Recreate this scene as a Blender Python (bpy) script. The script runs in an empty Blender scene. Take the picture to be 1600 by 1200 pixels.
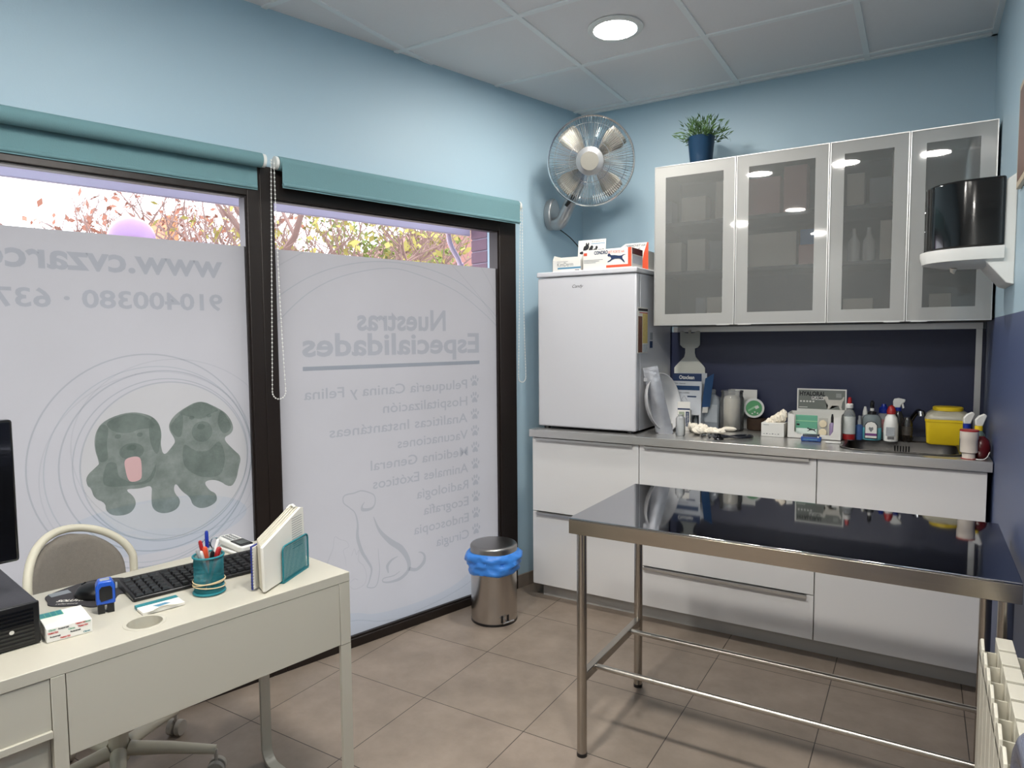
import bpy, bmesh, math, random
from mathutils import Vector, Matrix
random.seed(7)
PI = math.pi
S = bpy.context.scene
COL = S.collection

# ---------------------------------------------------------------- camera
cam = bpy.data.cameras.new('camera'); cam_o = bpy.data.objects.new('camera', cam); COL.objects.link(cam_o)
YAW, PITCH, ROLL = 0.545, -0.0668, -0.0077
cy, sy, cp, sp, cr, sr = math.cos(YAW), math.sin(YAW), math.cos(PITCH), math.sin(PITCH), math.cos(ROLL), math.sin(ROLL)
F = Vector((-sy*cp, cy*cp, sp)); R0 = Vector((cy, sy, 0)); U0 = R0.cross(F)
R1 = cr*R0 + sr*U0; U1 = -sr*R0 + cr*U0
M = Matrix((R1, U1, -F)).transposed().to_4x4(); M.translation = Vector((1.8484, -3.7408, 1.4026))
cam_o.matrix_world = M
cam.sensor_fit = 'HORIZONTAL'; cam.sensor_width = 36.0; cam.lens = 36.0*1054.6/1600.0
cam.clip_start = 0.05; cam.clip_end = 200
S.camera = cam_o
# ---------------------------------------------------------------- world, exposure
w = bpy.data.worlds.new('world'); S.world = w; w.use_nodes = True
bgn = w.node_tree.nodes['Background']; bgn.inputs[0].default_value = (0.93, 0.95, 1.0, 1); bgn.inputs[1].default_value = 2.7
S.view_settings.view_transform = 'Standard'; S.view_settings.look = 'None'
S.view_settings.gamma = 1.0; S.view_settings.use_curve_mapping = False
S.view_settings.exposure = 0.85
LAMP_POWER = 146.0
S.cycles.max_bounces = 10; S.cycles.diffuse_bounces = 5; S.cycles.glossy_bounces = 4
S.cycles.transparent_max_bounces = 24; S.cycles.transmission_bounces = 8
S.cycles.sample_clamp_indirect = 6.0
S.cycles.caustics_reflective = False; S.cycles.caustics_refractive = False

# ---------------------------------------------------------------- frames of reference
TH = 0.2685                      # the window wall is not square to the back wall
AX, H, W = 0.085, 2.7222, 2.097
AW = -(PI/2 + TH)
DIRV = Vector((math.sin(TH), math.cos(TH), 0)); NRM = Vector((math.cos(TH), -math.sin(TH), 0))
def WP(s, n, z=0.0): return Vector((AX, 0, 0)) - DIRV*s + NRM*n + Vector((0, 0, z))
AD = -1.7436
DU = Vector((math.cos(AD), math.sin(AD), 0)); DV = Vector((-math.sin(AD), math.cos(AD), 0))
def DP(x, y, z=0.75): return Vector((0.484, -2.384, z)) + DU*x + DV*y
TOP = 0.922

# ---------------------------------------------------------------- materials
def c(r, g, b):
    f = lambda v: (v/255/12.92) if v/255 <= .04045 else ((v/255+.055)/1.055)**2.4
    return (f(r), f(g), f(b), 1)
_M = {}
def mat(name, col=(.8, .8, .8, 1), rough=.5, metal=0, spec=.5, coat=0, var=0, vscale=8, bump=0, bscale=40,
        trans=0, emit=None, est=0, alpha=1, aniso=0, stretch=None, sheen=0, ior=None):
    if name in _M: return _M[name]
    m = bpy.data.materials.new(name); m.use_nodes = True; nt = m.node_tree; N = nt.nodes; L = nt.links
    b = N['Principled BSDF']; I = b.inputs
    I['Base Color'].default_value = col; I['Roughness'].default_value = rough; I['Metallic'].default_value = metal
    I['Specular IOR Level'].default_value = spec; I['Coat Weight'].default_value = coat; I['Coat Roughness'].default_value = .03
    I['Transmission Weight'].default_value = trans; I['Alpha'].default_value = alpha; I['Anisotropic'].default_value = aniso
    I['Sheen Weight'].default_value = sheen
    if ior: I['IOR'].default_value = ior
    if emit: I['Emission Color'].default_value = emit; I['Emission Strength'].default_value = est
    tc = N.new('ShaderNodeTexCoord'); mp = N.new('ShaderNodeMapping'); L.new(tc.outputs['Object'], mp.inputs[0])
    if stretch: mp.inputs['Scale'].default_value = stretch
    nz = N.new('ShaderNodeTexNoise'); nz.inputs['Scale'].default_value = vscale; nz.inputs['Detail'].default_value = 4
    L.new(mp.outputs[0], nz.inputs['Vector'])
    if var:
        mx = N.new('ShaderNodeMix'); mx.data_type = 'RGBA'
        mx.inputs[6].default_value = tuple(v*(1-var) for v in col[:3])+(1,); mx.inputs[7].default_value = tuple(min(1, v*(1+var)) for v in col[:3])+(1,)
        L.new(nz.outputs[0], mx.inputs[0]); L.new(mx.outputs[2], I['Base Color'])
    rr = N.new('ShaderNodeMapRange'); rr.inputs[3].default_value = max(0, rough*.9); rr.inputs[4].default_value = min(1, rough*1.1)
    L.new(nz.outputs[0], rr.inputs[0]); L.new(rr.outputs[0], I['Roughness'])
    if bump:
        n2 = N.new('ShaderNodeTexNoise'); n2.inputs['Scale'].default_value = bscale; L.new(mp.outputs[0], n2.inputs['Vector'])
        bp = N.new('ShaderNodeBump'); bp.inputs['Strength'].default_value = bump; bp.inputs['Distance'].default_value = .002
        L.new(n2.outputs[0], bp.inputs['Height']); L.new(bp.outputs[0], I['Normal'])
    _M[name] = m; return m
def shader_mat(name, build):
    if name in _M: return _M[name]
    m = bpy.data.materials.new(name); m.use_nodes = True; nt = m.node_tree
    for n in list(nt.nodes):
        if n.type != 'OUTPUT_MATERIAL': nt.nodes.remove(n)
    out = [n for n in nt.nodes if n.type == 'OUTPUT_MATERIAL'][0]
    nt.links.new(build(nt), out.inputs[0]); _M[name] = m; return m
def tint(name, col):
    def b(nt):
        t = nt.nodes.new('ShaderNodeBsdfTransparent'); t.inputs[0].default_value = tuple(col)+(1,); return t.outputs[0]
    return shader_mat(name, b)
def glass_b(nt):
    N = nt.nodes; L = nt.links
    t = N.new('ShaderNodeBsdfTransparent'); t.inputs[0].default_value = (.97, .96, 1, 1)
    g = N.new('ShaderNodeBsdfGlossy'); g.inputs['Roughness'].default_value = .01
    f = N.new('ShaderNodeFresnel'); f.inputs[0].default_value = 1.35
    m = N.new('ShaderNodeMixShader'); L.new(f.outputs[0], m.inputs[0]); L.new(t.outputs[0], m.inputs[1]); L.new(g.outputs[0], m.inputs[2])
    return m.outputs[0]
def film_b(nt):
    N = nt.nodes; L = nt.links
    t = N.new('ShaderNodeBsdfTranslucent'); d = N.new('ShaderNodeBsdfDiffuse'); m = N.new('ShaderNodeMixShader')
    nz = N.new('ShaderNodeTexNoise'); nz.inputs['Scale'].default_value = 1.4; nz.inputs['Detail'].default_value = 3
    tc = N.new('ShaderNodeTexCoord'); L.new(tc.outputs['Object'], nz.inputs['Vector'])
    r = N.new('ShaderNodeValToRGB'); r.color_ramp.elements[0].position = .3; r.color_ramp.elements[1].position = .7
    r.color_ramp.elements[0].color = (.226, .225, .223, 1); r.color_ramp.elements[1].color = (.256, .255, .253, 1)
    L.new(nz.outputs[0], r.inputs[0]); L.new(r.outputs[0], t.inputs[0]); d.inputs[0].default_value = (.5, .5, .5, 1)
    m.inputs[0].default_value = .25
    L.new(t.outputs[0], m.inputs[1]); L.new(d.outputs[0], m.inputs[2]); return m.outputs[0]
def frost_b(nt):
    N = nt.nodes; L = nt.links
    rf = N.new('ShaderNodeBsdfRefraction'); rf.inputs['IOR'].default_value = 1.12; rf.inputs['Roughness'].default_value = .26; rf.inputs[0].default_value = (.9, .92, .92, 1)
    d = N.new('ShaderNodeBsdfDiffuse'); d.inputs[0].default_value = (.36, .37, .36, 1)
    tr = N.new('ShaderNodeBsdfTransparent'); m0 = N.new('ShaderNodeMixShader'); m0.inputs[0].default_value = .36; L.new(rf.outputs[0], m0.inputs[1]); L.new(tr.outputs[0], m0.inputs[2])
    m1 = N.new('ShaderNodeMixShader'); m1.inputs[0].default_value = .34; L.new(m0.outputs[0], m1.inputs[1]); L.new(d.outputs[0], m1.inputs[2])
    g = N.new('ShaderNodeBsdfGlossy'); g.inputs['Roughness'].default_value = .02
    f = N.new('ShaderNodeFresnel'); f.inputs[0].default_value = 1.5
    m = N.new('ShaderNodeMixShader'); L.new(f.outputs[0], m.inputs[0]); L.new(m1.outputs[0], m.inputs[1]); L.new(g.outputs[0], m.inputs[2])
    return m.outputs[0]
GLASS = shader_mat('window_glass', glass_b); FILM = shader_mat('frosted_film', film_b); FROST = shader_mat('frosted_cabinet_glass', frost_b)

def tile_floor():
    m = bpy.data.materials.new('floor_tile'); m.use_nodes = True; nt = m.node_tree; N = nt.nodes; L = nt.links; b = N['Principled BSDF']
    tc = N.new('ShaderNodeTexCoord'); mp = N.new('ShaderNodeMapping'); mp.inputs['Location'].default_value = (-.217+.4515*20, 1.283+.4515*20, 0)
    L.new(tc.outputs['Object'], mp.inputs[0])
    br = N.new('ShaderNodeTexBrick'); br.offset = 0; br.squash = 1
    br.inputs['Scale'].default_value = 1; br.inputs['Brick Width'].default_value = .4515; br.inputs['Row Height'].default_value = .4515
    br.inputs['Mortar Size'].default_value = .0016; br.inputs['Mortar Smooth'].default_value = .1
    br.inputs['Color1'].default_value = c(152, 139, 127); br.inputs['Color2'].default_value = c(146, 134, 122); br.inputs['Mortar'].default_value = c(50, 43, 38)
    L.new(mp.outputs[0], br.inputs['Vector'])
    n = N.new('ShaderNodeTexNoise'); n.inputs['Scale'].default_value = 5; n.inputs['Detail'].default_value = 8; n.inputs['Roughness'].default_value = .65; L.new(tc.outputs['Object'], n.inputs['Vector'])
    r = N.new('ShaderNodeValToRGB'); r.color_ramp.elements[0].position = .3; r.color_ramp.elements[1].position = .75
    r.color_ramp.elements[0].color = (.74, .72, .70, 1); r.color_ramp.elements[1].color = (1.12, 1.1, 1.08, 1); L.new(n.outputs[0], r.inputs[0])
    mx = N.new('ShaderNodeMix'); mx.data_type = 'RGBA'; mx.blend_type = 'MULTIPLY'; mx.inputs[0].default_value = 1
    L.new(br.outputs['Color'], mx.inputs[6]); L.new(r.outputs[0], mx.inputs[7]); L.new(mx.outputs[2], b.inputs['Base Color'])
    b.inputs['Roughness'].default_value = .45
    bp = N.new('ShaderNodeBump'); bp.inputs['Strength'].default_value = .4; bp.inputs['Distance'].default_value = .002; bp.invert = True
    L.new(br.outputs['Fac'], bp.inputs['Height']); L.new(bp.outputs[0], b.inputs['Normal'])
    return m
def dado_mat():          # light blue paint above a dark blue painted band
    m = bpy.data.materials.new('two_tone_paint'); m.use_nodes = True; nt = m.node_tree; N = nt.nodes; L = nt.links; b = N['Principled BSDF']
    tc = N.new('ShaderNodeTexCoord'); sx = N.new('ShaderNodeSeparateXYZ'); L.new(tc.outputs['Object'], sx.inputs[0])
    g = N.new('ShaderNodeMath'); g.operation = 'GREATER_THAN'; g.inputs[1].default_value = 1.472; L.new(sx.outputs['Z'], g.inputs[0])
    mx = N.new('ShaderNodeMix'); mx.data_type = 'RGBA'; mx.inputs[6].default_value = c(74, 86, 120); mx.inputs[7].default_value = BLUE
    L.new(g.outputs[0], mx.inputs[0]); L.new(mx.outputs[2], b.inputs['Base Color']); b.inputs['Roughness'].default_value = .45
    n = N.new('ShaderNodeTexNoise'); n.inputs['Scale'].default_value = 160; L.new(tc.outputs['Object'], n.inputs['Vector'])
    bp = N.new('ShaderNodeBump'); bp.inputs['Strength'].default_value = .15; bp.inputs['Distance'].default_value = .002; L.new(n.outputs[0], bp.inputs['Height']); L.new(bp.outputs[0], b.inputs['Normal'])
    return m
BLUE = c(167, 192, 206)
WALL = mat('blue_wall_paint', BLUE, .55, var=.015, vscale=2, bump=.12, bscale=160)
WHITEM = mat('white_gloss_laminate', c(222, 221, 220), .16, coat=.3)
WHITE = mat('white_plastic', c(226, 226, 222), .35)
OFFW = mat('warm_white_lacquer', c(219, 215, 204), .4)
DESKM = mat('white_desk_foil', c(186, 182, 169), .38)
CREAM = mat('cream_enamel', c(203, 199, 184), .35)
BROWN = mat('dark_bronze_aluminium', c(38, 31, 28), .4, metal=.3)
STEEL = mat('brushed_steel', (.72, .71, .69, 1), .3, metal=.9, var=.02, vscale=6, stretch=(2, 60, 60))
STEELT = mat('polished_steel_top', (.42, .42, .43, 1), .045, metal=1, var=.06, vscale=4, stretch=(3, 90, 1))
STEELL = mat('steel_tube', (.42, .39, .35, 1), .25, metal=1)
STEELB = mat('steel_bin', (.50, .47, .44, 1), .22, metal=1, var=.05, stretch=(90, 90, 2))
CHROME = mat('chrome', (.8, .8, .8, 1), .12, metal=1)
ALU = mat('brushed_aluminium', (.62, .62, .61, 1), .35, metal=1)
SILVER = mat('silver_paint', c(170, 172, 174), .3, metal=.6)
BLACK = mat('black_plastic', c(18, 18, 20), .35)
BLACKG = mat('black_gloss_plastic', c(12, 12, 13), .1, coat=.3)
DGREY = mat('dark_grey_metal', c(44, 44, 50), .5, bump=.2, bscale=300)
GREYF = mat('grey_fabric', c(122, 116, 108), .95, var=.15, vscale=90, bump=.5, bscale=500, sheen=.2)
TEAL = mat('teal_metal', c(30, 118, 128), .45)
BLIND = mat('teal_blind_fabric', c(104, 140, 146), .9, var=.04, vscale=30, bump=.3, bscale=250)
NAVY = mat('navy_panel', c(44, 50, 78), .38)
PAPER = mat('paper', c(228, 225, 216), .8)
CARD = mat('white_card', c(226, 224, 218), .6)
INK = mat('black_ink', c(30, 30, 34), .7)
GREYINK = mat('grey_ink', c(120, 122, 124), .7)
BLUEINK = mat('deep_blue_ink', c(18, 44, 84), .6)
CYANINK = mat('soft_blue_ink', c(88, 140, 168), .6)
ORANGE = mat('orange_red_ink', c(214, 82, 48), .6)
REDINK = mat('red_ink', c(190, 44, 40), .6)
GREEN = mat('mint_green_print', c(98, 164, 136), .5)
GREENL = mat('green_lid_print', c(92, 160, 108), .35)
YELLOW = mat('yellow_plastic', c(232, 200, 36), .45)
RED = mat('red_plastic', c(160, 34, 36), .4)
DRED = mat('dark_red_plastic', c(92, 22, 26), .25)
BLUEP = mat('blue_plastic', c(28, 84, 190), .3)
ROYAL = mat('royal_blue_plastic', c(22, 44, 140), .35)
LINER = mat('blue_bin_liner', c(62, 136, 226), .38, var=.06, bump=.5, bscale=60)
COTTON = mat('cotton', c(236, 228, 212), 1, bump=.8, bscale=120)
RUBBER = mat('rubber_band', c(208, 188, 148), .7)
def clear(name, col, haze, rough=.05):
    def b(nt):
        N = nt.nodes; L = nt.links
        t = N.new('ShaderNodeBsdfTransparent'); t.inputs[0].default_value = col; d = N.new('ShaderNodeBsdfDiffuse'); d.inputs[0].default_value = col
        m0 = N.new('ShaderNodeMixShader'); m0.inputs[0].default_value = haze; L.new(t.outputs[0], m0.inputs[1]); L.new(d.outputs[0], m0.inputs[2])
        g = N.new('ShaderNodeBsdfGlossy'); g.inputs['Roughness'].default_value = rough; f = N.new('ShaderNodeFresnel'); f.inputs[0].default_value = 1.4
        m = N.new('ShaderNodeMixShader'); L.new(f.outputs[0], m.inputs[0]); L.new(m0.outputs[0], m.inputs[1]); L.new(g.outputs[0], m.inputs[2]); return m.outputs[0]
    return shader_mat(name, b)
CLEARP = clear('clear_plastic', (.84, .86, .87, 1), .34); GLASSJ = clear('jar_glass', (.95, .95, .94, 1), .13)
LEAF = mat('plant_leaf', c(62, 92, 48), .6, var=.3, vscale=60)
POTB = mat('dark_blue_pot', c(12, 48, 76), .4)
ROOM_LED = mat('lamp_diffuser', (1, 1, 1, 1), .5, emit=(1, .955, .89, 1), est=LAMP_POWER)

# ---------------------------------------------------------------- mesh builder
class MB:
    def __init__(s): s.bm = bmesh.new()
    def _add(s, verts, faces):
        vs = [s.bm.verts.new(v) for v in verts]
        for f in faces:
            try: s.bm.faces.new([vs[i] for i in f])
            except ValueError: pass
        return s
    def box(s, x0, x1, y0, y1, z0, z1, rot=None, piv=None):
        v = [Vector(p) for p in ((x0, y0, z0), (x1, y0, z0), (x1, y1, z0), (x0, y1, z0), (x0, y0, z1), (x1, y0, z1), (x1, y1, z1), (x0, y1, z1))]
        if rot is not None:
            pv = Vector(piv) if piv else Vector(((x0+x1)/2, (y0+y1)/2, (z0+z1)/2)); v = [pv + rot @ (p-pv) for p in v]
        return s._add(v, [(0, 3, 2, 1), (4, 5, 6, 7), (0, 1, 5, 4), (1, 2, 6, 5), (2, 3, 7, 6), (3, 0, 4, 7)])
    def tube(s, pts, r, seg=12, closed=False, cap=True, flat=None):
        pts = [Vector(p) for p in pts]; n = len(pts); rs = r if isinstance(r, (list, tuple)) else [r]*n; rings = []
        up = Vector((0, 0, 1)); prev = None
        for i, p in enumerate(pts):
            a = pts[(i-1) % n] if (closed or i > 0) else p; b = pts[(i+1) % n] if (closed or i < n-1) else p
            t = (b-a).normalized() if (b-a).length > 1e-9 else Vector((0, 0, 1))
            if prev is None:
                u = t.cross(up); u = u if u.length > .05 else t.cross(Vector((1, 0, 0)))
                u.normalize()
            else:
                u = prev - t*prev.dot(t)
                if u.length < 1e-6: u = t.cross(up)
                u.normalize()
            prev = u; v = t.cross(u)
            fu, fv = flat if flat else (1, 1)
            rings.append([p + u*math.cos(2*PI*k/seg)*rs[i]*fu + v*math.sin(2*PI*k/seg)*rs[i]*fv for k in range(seg)])
        verts = [q for ring in rings for q in ring]; faces = []
        for i in range(n if closed else n-1):
            j = (i+1) % n
            for k in range(seg): faces.append((i*seg+k, i*seg+(k+1) % seg, j*seg+(k+1) % seg, j*seg+k))
        if cap and not closed: faces += [tuple(reversed(range(seg))), tuple(range((n-1)*seg, n*seg))]
        return s._add(verts, faces)
    def cyl(s, p0, p1, r0, r1=None, seg=24): return s.tube([p0, p1], [r0, r0 if r1 is None else r1], seg)
    def lathe(s, prof, seg=40, o=(0, 0, 0), ax=None, wob=None):
        o = Vector(o); Q = Matrix.Identity(3) if ax is None else Vector((0, 0, 1)).rotation_difference(Vector(ax)).to_matrix()
        verts = []
        for i, (r, z) in enumerate(prof):
            for k in range(seg):
                a = 2*PI*k/seg; rr = r*(1 + (wob(a, i) if wob else 0)); verts.append(o + Q @ Vector((rr*math.cos(a), rr*math.sin(a), z)))
        faces = [(i*seg+k, i*seg+(k+1) % seg, (i+1)*seg+(k+1) % seg, (i+1)*seg+k) for i in range(len(prof)-1) for k in range(seg)]
        if prof[0][0] > 1e-6: faces.append(tuple(reversed(range(seg))))
        if prof[-1][0] > 1e-6: faces.append(tuple(range((len(prof)-1)*seg, len(prof)*seg)))
        s._add(verts, faces); bmesh.ops.remove_doubles(s.bm, verts=s.bm.verts, dist=1e-6); return s
    def prism(s, poly, d0, d1, o=(0, 0, 0), u=(1, 0, 0), v=(0, 1, 0), n=(0, 0, 1)):
        o, u, v, n = Vector(o), Vector(u), Vector(v), Vector(n); k = len(poly)
        a = [o+u*p[0]+v*p[1]+n*d0 for p in poly]; b = [o+u*p[0]+v*p[1]+n*d1 for p in poly]
        return s._add(a+b, [tuple(reversed(range(k))), tuple(range(k, 2*k))]+[(i, (i+1) % k, k+(i+1) % k, k+i) for i in range(k)])
    def flat(s, poly, o=(0, 0, 0), u=(1, 0, 0), v=(0, 0, 1)):
        o, u, v = Vector(o), Vector(u), Vector(v); return s._add([o+u*p[0]+v*p[1] for p in poly], [tuple(range(len(poly)))])
    def ribbon(s, pts, wd, o=(0, 0, 0), u=(1, 0, 0), v=(0, 0, 1), closed=False):
        o, u, v = Vector(o), Vector(u), Vector(v); n = len(pts); ws = wd if isinstance(wd, (list, tuple)) else [wd]*n; L = []; Rr = []
        for i in range(n):
            a = pts[(i-1) % n] if (closed or i) else pts[i]; b = pts[(i+1) % n] if (closed or i < n-1) else pts[i]
            dx, dy = b[0]-a[0], b[1]-a[1]; l = math.hypot(dx, dy) or 1; px, py = -dy/l*ws[i]/2, dx/l*ws[i]/2
            L.append(o+u*(pts[i][0]+px)+v*(pts[i][1]+py)); Rr.append(o+u*(pts[i][0]-px)+v*(pts[i][1]-py))
        m = n if closed else n-1
        return s._add(L+Rr, [(i, (i+1) % n, n+(i+1) % n, n+i) for i in range(m)])
    def sphere(s, o, r, sc=(1, 1, 1), seg=20, rings=12, noise=0):
        vs = []
        for i in range(rings+1):
            t = PI*i/rings
            for k in range(seg):
                a = 2*PI*k/seg; q = 1+(random.uniform(-noise, noise) if noise else 0)
                vs.append(Vector(o)+Vector((r*sc[0]*math.sin(t)*math.cos(a)*q, r*sc[1]*math.sin(t)*math.sin(a)*q, r*sc[2]*math.cos(t)*q)))
        s._add(vs, [(i*seg+k, (i+1)*seg+k, (i+1)*seg+(k+1) % seg, i*seg+(k+1) % seg) for i in range(rings) for k in range(seg)])
        bmesh.ops.remove_doubles(s.bm, verts=s.bm.verts, dist=r*1e-3); return s
    def build(s, name, m, parent=None, bevel=0, smooth=True, subd=0, loc=None, rot=None, segs=2, recalc=True, ang=40):
        if recalc: bmesh.ops.recalc_face_normals(s.bm, faces=s.bm.faces)
        me = bpy.data.meshes.new(name); s.bm.to_mesh(me); s.bm.free(); me.materials.append(m)
        if smooth:
            me.polygons.foreach_set('use_smooth', [True]*len(me.polygons))
            try: me.set_sharp_from_angle(angle=math.radians(ang))
            except Exception: pass
        o = bpy.data.objects.new(name, me); COL.objects.link(o)
        if parent: o.parent = parent
        if loc is not None: o.location = loc
        if rot is not None: o.rotation_euler = rot if not isinstance(rot, (int, float)) else (0, 0, rot)
        if bevel:
            b = o.modifiers.new('bevel', 'BEVEL'); b.width = bevel; b.segments = segs; b.limit_method = 'ANGLE'; b.angle_limit = math.radians(35)
            b.harden_normals = False
        if subd:
            q = o.modifiers.new('sub', 'SUBSURF'); q.levels = subd; q.render_levels = subd
        return o
def B(x0, x1, y0, y1, z0, z1): return MB().box(x0, x1, y0, y1, z0, z1)
def thing(name, label, cat, loc=(0, 0, 0), rot=0, group=None):
    o = bpy.data.objects.new(name, None); COL.objects.link(o); o.empty_display_size = .05
    o.location = loc; o.rotation_euler = rot if not isinstance(rot, (int, float)) else (0, 0, rot)
    return tag(o, label, cat, group)
def tag(o, label, cat, group=None):
    o['label'] = label; o['category'] = cat
    if group: o['group'] = group
    return o
def struct(o): o['kind'] = 'structure'; return o
def lab(o, label): o['label'] = label; return o
def text(txt, cap, m, parent, o, u=(1, 0, 0), v=(0, 0, 1), width=None, name='lettering', align='L', italic=0, bold=0, space=1):
    cu = bpy.data.curves.new('t', 'FONT'); cu.body = txt; cu.size = cap/.7; cu.offset = bold; cu.shear = italic; cu.space_character = space
    cu.resolution_u = 3
    ob = bpy.data.objects.new('t', cu); COL.objects.link(ob)
    dg = bpy.context.evaluated_depsgraph_get(); dg.update()
    me = bpy.data.meshes.new_from_object(ob.evaluated_get(dg)); bpy.data.objects.remove(ob); bpy.data.curves.remove(cu)
    xs = [q.co.x for q in me.vertices]
    x0, x1 = min(xs), max(xs); k = (width/(x1-x0)) if width else 1
    sh = 0 if align == 'L' else (-(x1-x0)*k/2 if align == 'C' else -(x1-x0)*k)
    o, u, v = Vector(o), Vector(u), Vector(v)
    for q in me.vertices: q.co = o + u*((q.co.x-x0)*k+sh) + v*q.co.y
    me.materials.clear(); me.materials.append(m); me.name = name
    ob = bpy.data.objects.new(name, me); COL.objects.link(ob); ob.parent = parent
    return ob
def rrect(x0, x1, y0, y1, r, n=6):
    P = []
    for cx_, cy_, a0 in ((x1-r, y1-r, 0), (x0+r, y1-r, 90), (x0+r, y0+r, 180), (x1-r, y0+r, 270)):
        for k in range(n+1):
            a = math.radians(a0+90*k/n); P.append((cx_+r*math.cos(a), cy_+r*math.sin(a)))
    return P
def smoothpts(P, n=4, closed=False):
    Q = []; N_ = len(P); rng = range(N_ if closed else N_-1)
    for i in rng:
        g = lambda j: P[j % N_] if closed else P[min(max(j, 0), N_-1)]
        p0, p1, p2, p3 = g(i-1), g(i), g(i+1), g(i+2)
        for k in range(n):
            t = k/n; Q.append(tuple(.5*((2*p1[d])+(-p0[d]+p2[d])*t+(2*p0[d]-5*p1[d]+4*p2[d]-p3[d])*t*t+(-p0[d]+3*p1[d]-3*p2[d]+p3[d])*t**3) for d in range(len(p1))))
    if not closed: Q.append(tuple(P[-1]))
    return Q

# ================================================================ ROOM SHELL
YR = -7.2
xw = lambda y: AX + math.tan(TH)*y
FLOORM = tile_floor()
fl = MB(); fl.prism([(xw(0)-.02, .12), (W+.12, .12), (W+.12, YR), (xw(YR)-.02, YR)], -.1, 0); struct(fl.build('floor', FLOORM, smooth=False))
CEILM = mat('ceiling_board', c(233, 230, 230), .95, var=.03, vscale=200, bump=.3, bscale=350)
GRIDM = mat('ceiling_grid_enamel', c(236, 238, 238), .5)
ce = MB(); ce.prism([(xw(0)-.2, .12), (W+.12, .12), (W+.12, YR), (xw(YR)-.2, YR)], H+.006, H+.1); struct(ce.build('ceiling', CEILM, smooth=False))
g = MB()
for k in range(-2, 4):
    x = .39+.6*k
    y0 = min(0, (x-AX)/math.tan(TH)) if x < AX else 0
    if x < W: g.box(x-.012, x+.012, max(YR, -20), y0 if x >= AX else (x-AX)/math.tan(TH), H, H+.006) if x >= AX else g.box(x-.012, x+.012, YR, (x-AX)/math.tan(TH), H, H+.006)
for k in range(0, 12):
    y = -.07-.6*k; g.box(xw(y), W, y-.012, y+.012, H-.0005, H+.006)
g.box(AX, W, -.022, 0, H-.001, H+.006); g.box(W-.022, W, YR, 0, H-.001, H+.006)
struct(g.build('trim_1', GRIDM, smooth=False))
wb = B(-.1, W+.12, 0, .12, -.05, H+.06); struct(wb.build('wall_back', WALL, smooth=False))
struct(B(W, W+.12, YR, 0, -.05, H+.06).build('wall_right', dado_mat(), smooth=False))
struct(B(xw(YR)-.2, W+.12, YR-.12, YR, -.05, H+.06).build('wall_rear', mat('pale_paint', c(205, 208, 208), .6), smooth=False))
# window wall, local axes x = distance from the corner, y = out from wall into the room
S0, S1, SM0, SM1, ZT = .57, 3.30, 1.93, 2.037, 2.10
wl = MB(); Wt = .22
wl.box(-.05, S0, -Wt, 0, -.05, H+.06); wl.box(S1, 7.6, -Wt, 0, -.05, H+.06); wl.box(S0, S1, -Wt, 0, ZT, H+.06); wl.box(S0, S1, -Wt, 0, -.05, 0)
struct(wl.build('wall_left', WALL, smooth=False, loc=(AX, 0, 0), rot=AW))
struct(B(0.0, S0-.002, 0, .012, 0, .072).build('baseboard_left', mat('skirting_tile', c(128, 116, 106), .5), loc=(AX, 0, 0), rot=AW))
def window(idx, a, b, la):
    t = struct(bpy.data.objects.new('window_%d' % idx, None)); COL.objects.link(t); t.location = (AX, 0, 0); t.rotation_euler = (0, 0, AW)
    f = MB(); d0, d1 = -.07, .014
    f.box(a-la[0], a, d0, d1, 0, ZT); f.box(b, b+la[1], d0, d1, 0, ZT)
    f.box(a, b, d0, d1, 1.975, ZT); f.box(a, b, d0, d1, 0, .042)
    fo = f.build('window_frame', BROWN, t, bevel=.003)
    bd = MB(); e = .007
    for (x0, x1, z0, z1) in ((a, a+e, .042, 1.975), (b-e, b, .042, 1.975), (a+e, b-e, 1.975-e, 1.975), (a+e, b-e, .042, .042+e)):
        bd.box(x0, x1, -.02, .004, z0, z1)
    bd.build('glazing_bead', BROWN, t)
    MB().flat([(a, 1.975), (b, 1.975), (b, .042), (a, .042)], (0, -.03, 0)).build('window_pane', GLASS, t, smooth=False, recalc=False)
    return t
window(1, SM1, S1-.05, (.052, .05)); window(2, .69, SM0, (.12, .055))
# films: one flat sheet each, stuck to the inner face of the pane, with printing
GR = tint('print_grey', (.80, .83, .84)); GR2 = tint('print_grey_blue', (.84, .88, .89)); GR3 = tint('print_faint', (.91, .92, .925))
PALE = tint('print_pale_blue', (.90, .95, .99)); DOGT = tint('print_dog_coat', (.36, .44, .39)); DOGD = tint('print_dog_dark', (.78, .82, .80)); DOGL = tint('print_dog_tongue', (1.0, .87, .88))
TXT = tint('print_text', (.80, .83, .85)); PLAV = tint('print_lavender', (.95, .95, 1.0)); PYEL = tint('print_yellow', (.98, 1.0, .80))
fy = lambda k: -.012 + .0012*k
f2 = thing('frosted_window_film', 'frosted film with grey list of services and dog outline on the window beside the fridge', 'window film', (AX, 0, 0), AW)
MB().flat([(.69, .042), (SM0, .042), (SM0, 1.778), (.69, 1.778)], (0, fy(0), 0)).build('film_sheet', FILM, f2, smooth=False)
def ftext(t, cap, o, width, par, k=2, m=TXT, bold=0):
    return text(t, cap, m, par, (o[0], fy(k), o[1]), (1, 0, 0), (0, 0, 1), width, bold=bold)
ftext('Nuestras', .098, (1.040, 1.448), .505, f2, bold=.0035); ftext('Especialidades', .098, (.822, 1.335), .99, f2, bold=.0035)
B(.82, 1.811, fy(2)-.0002, fy(2)+.0002, 1.272, 1.290).build('heading_underline', TXT, f2)
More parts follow.
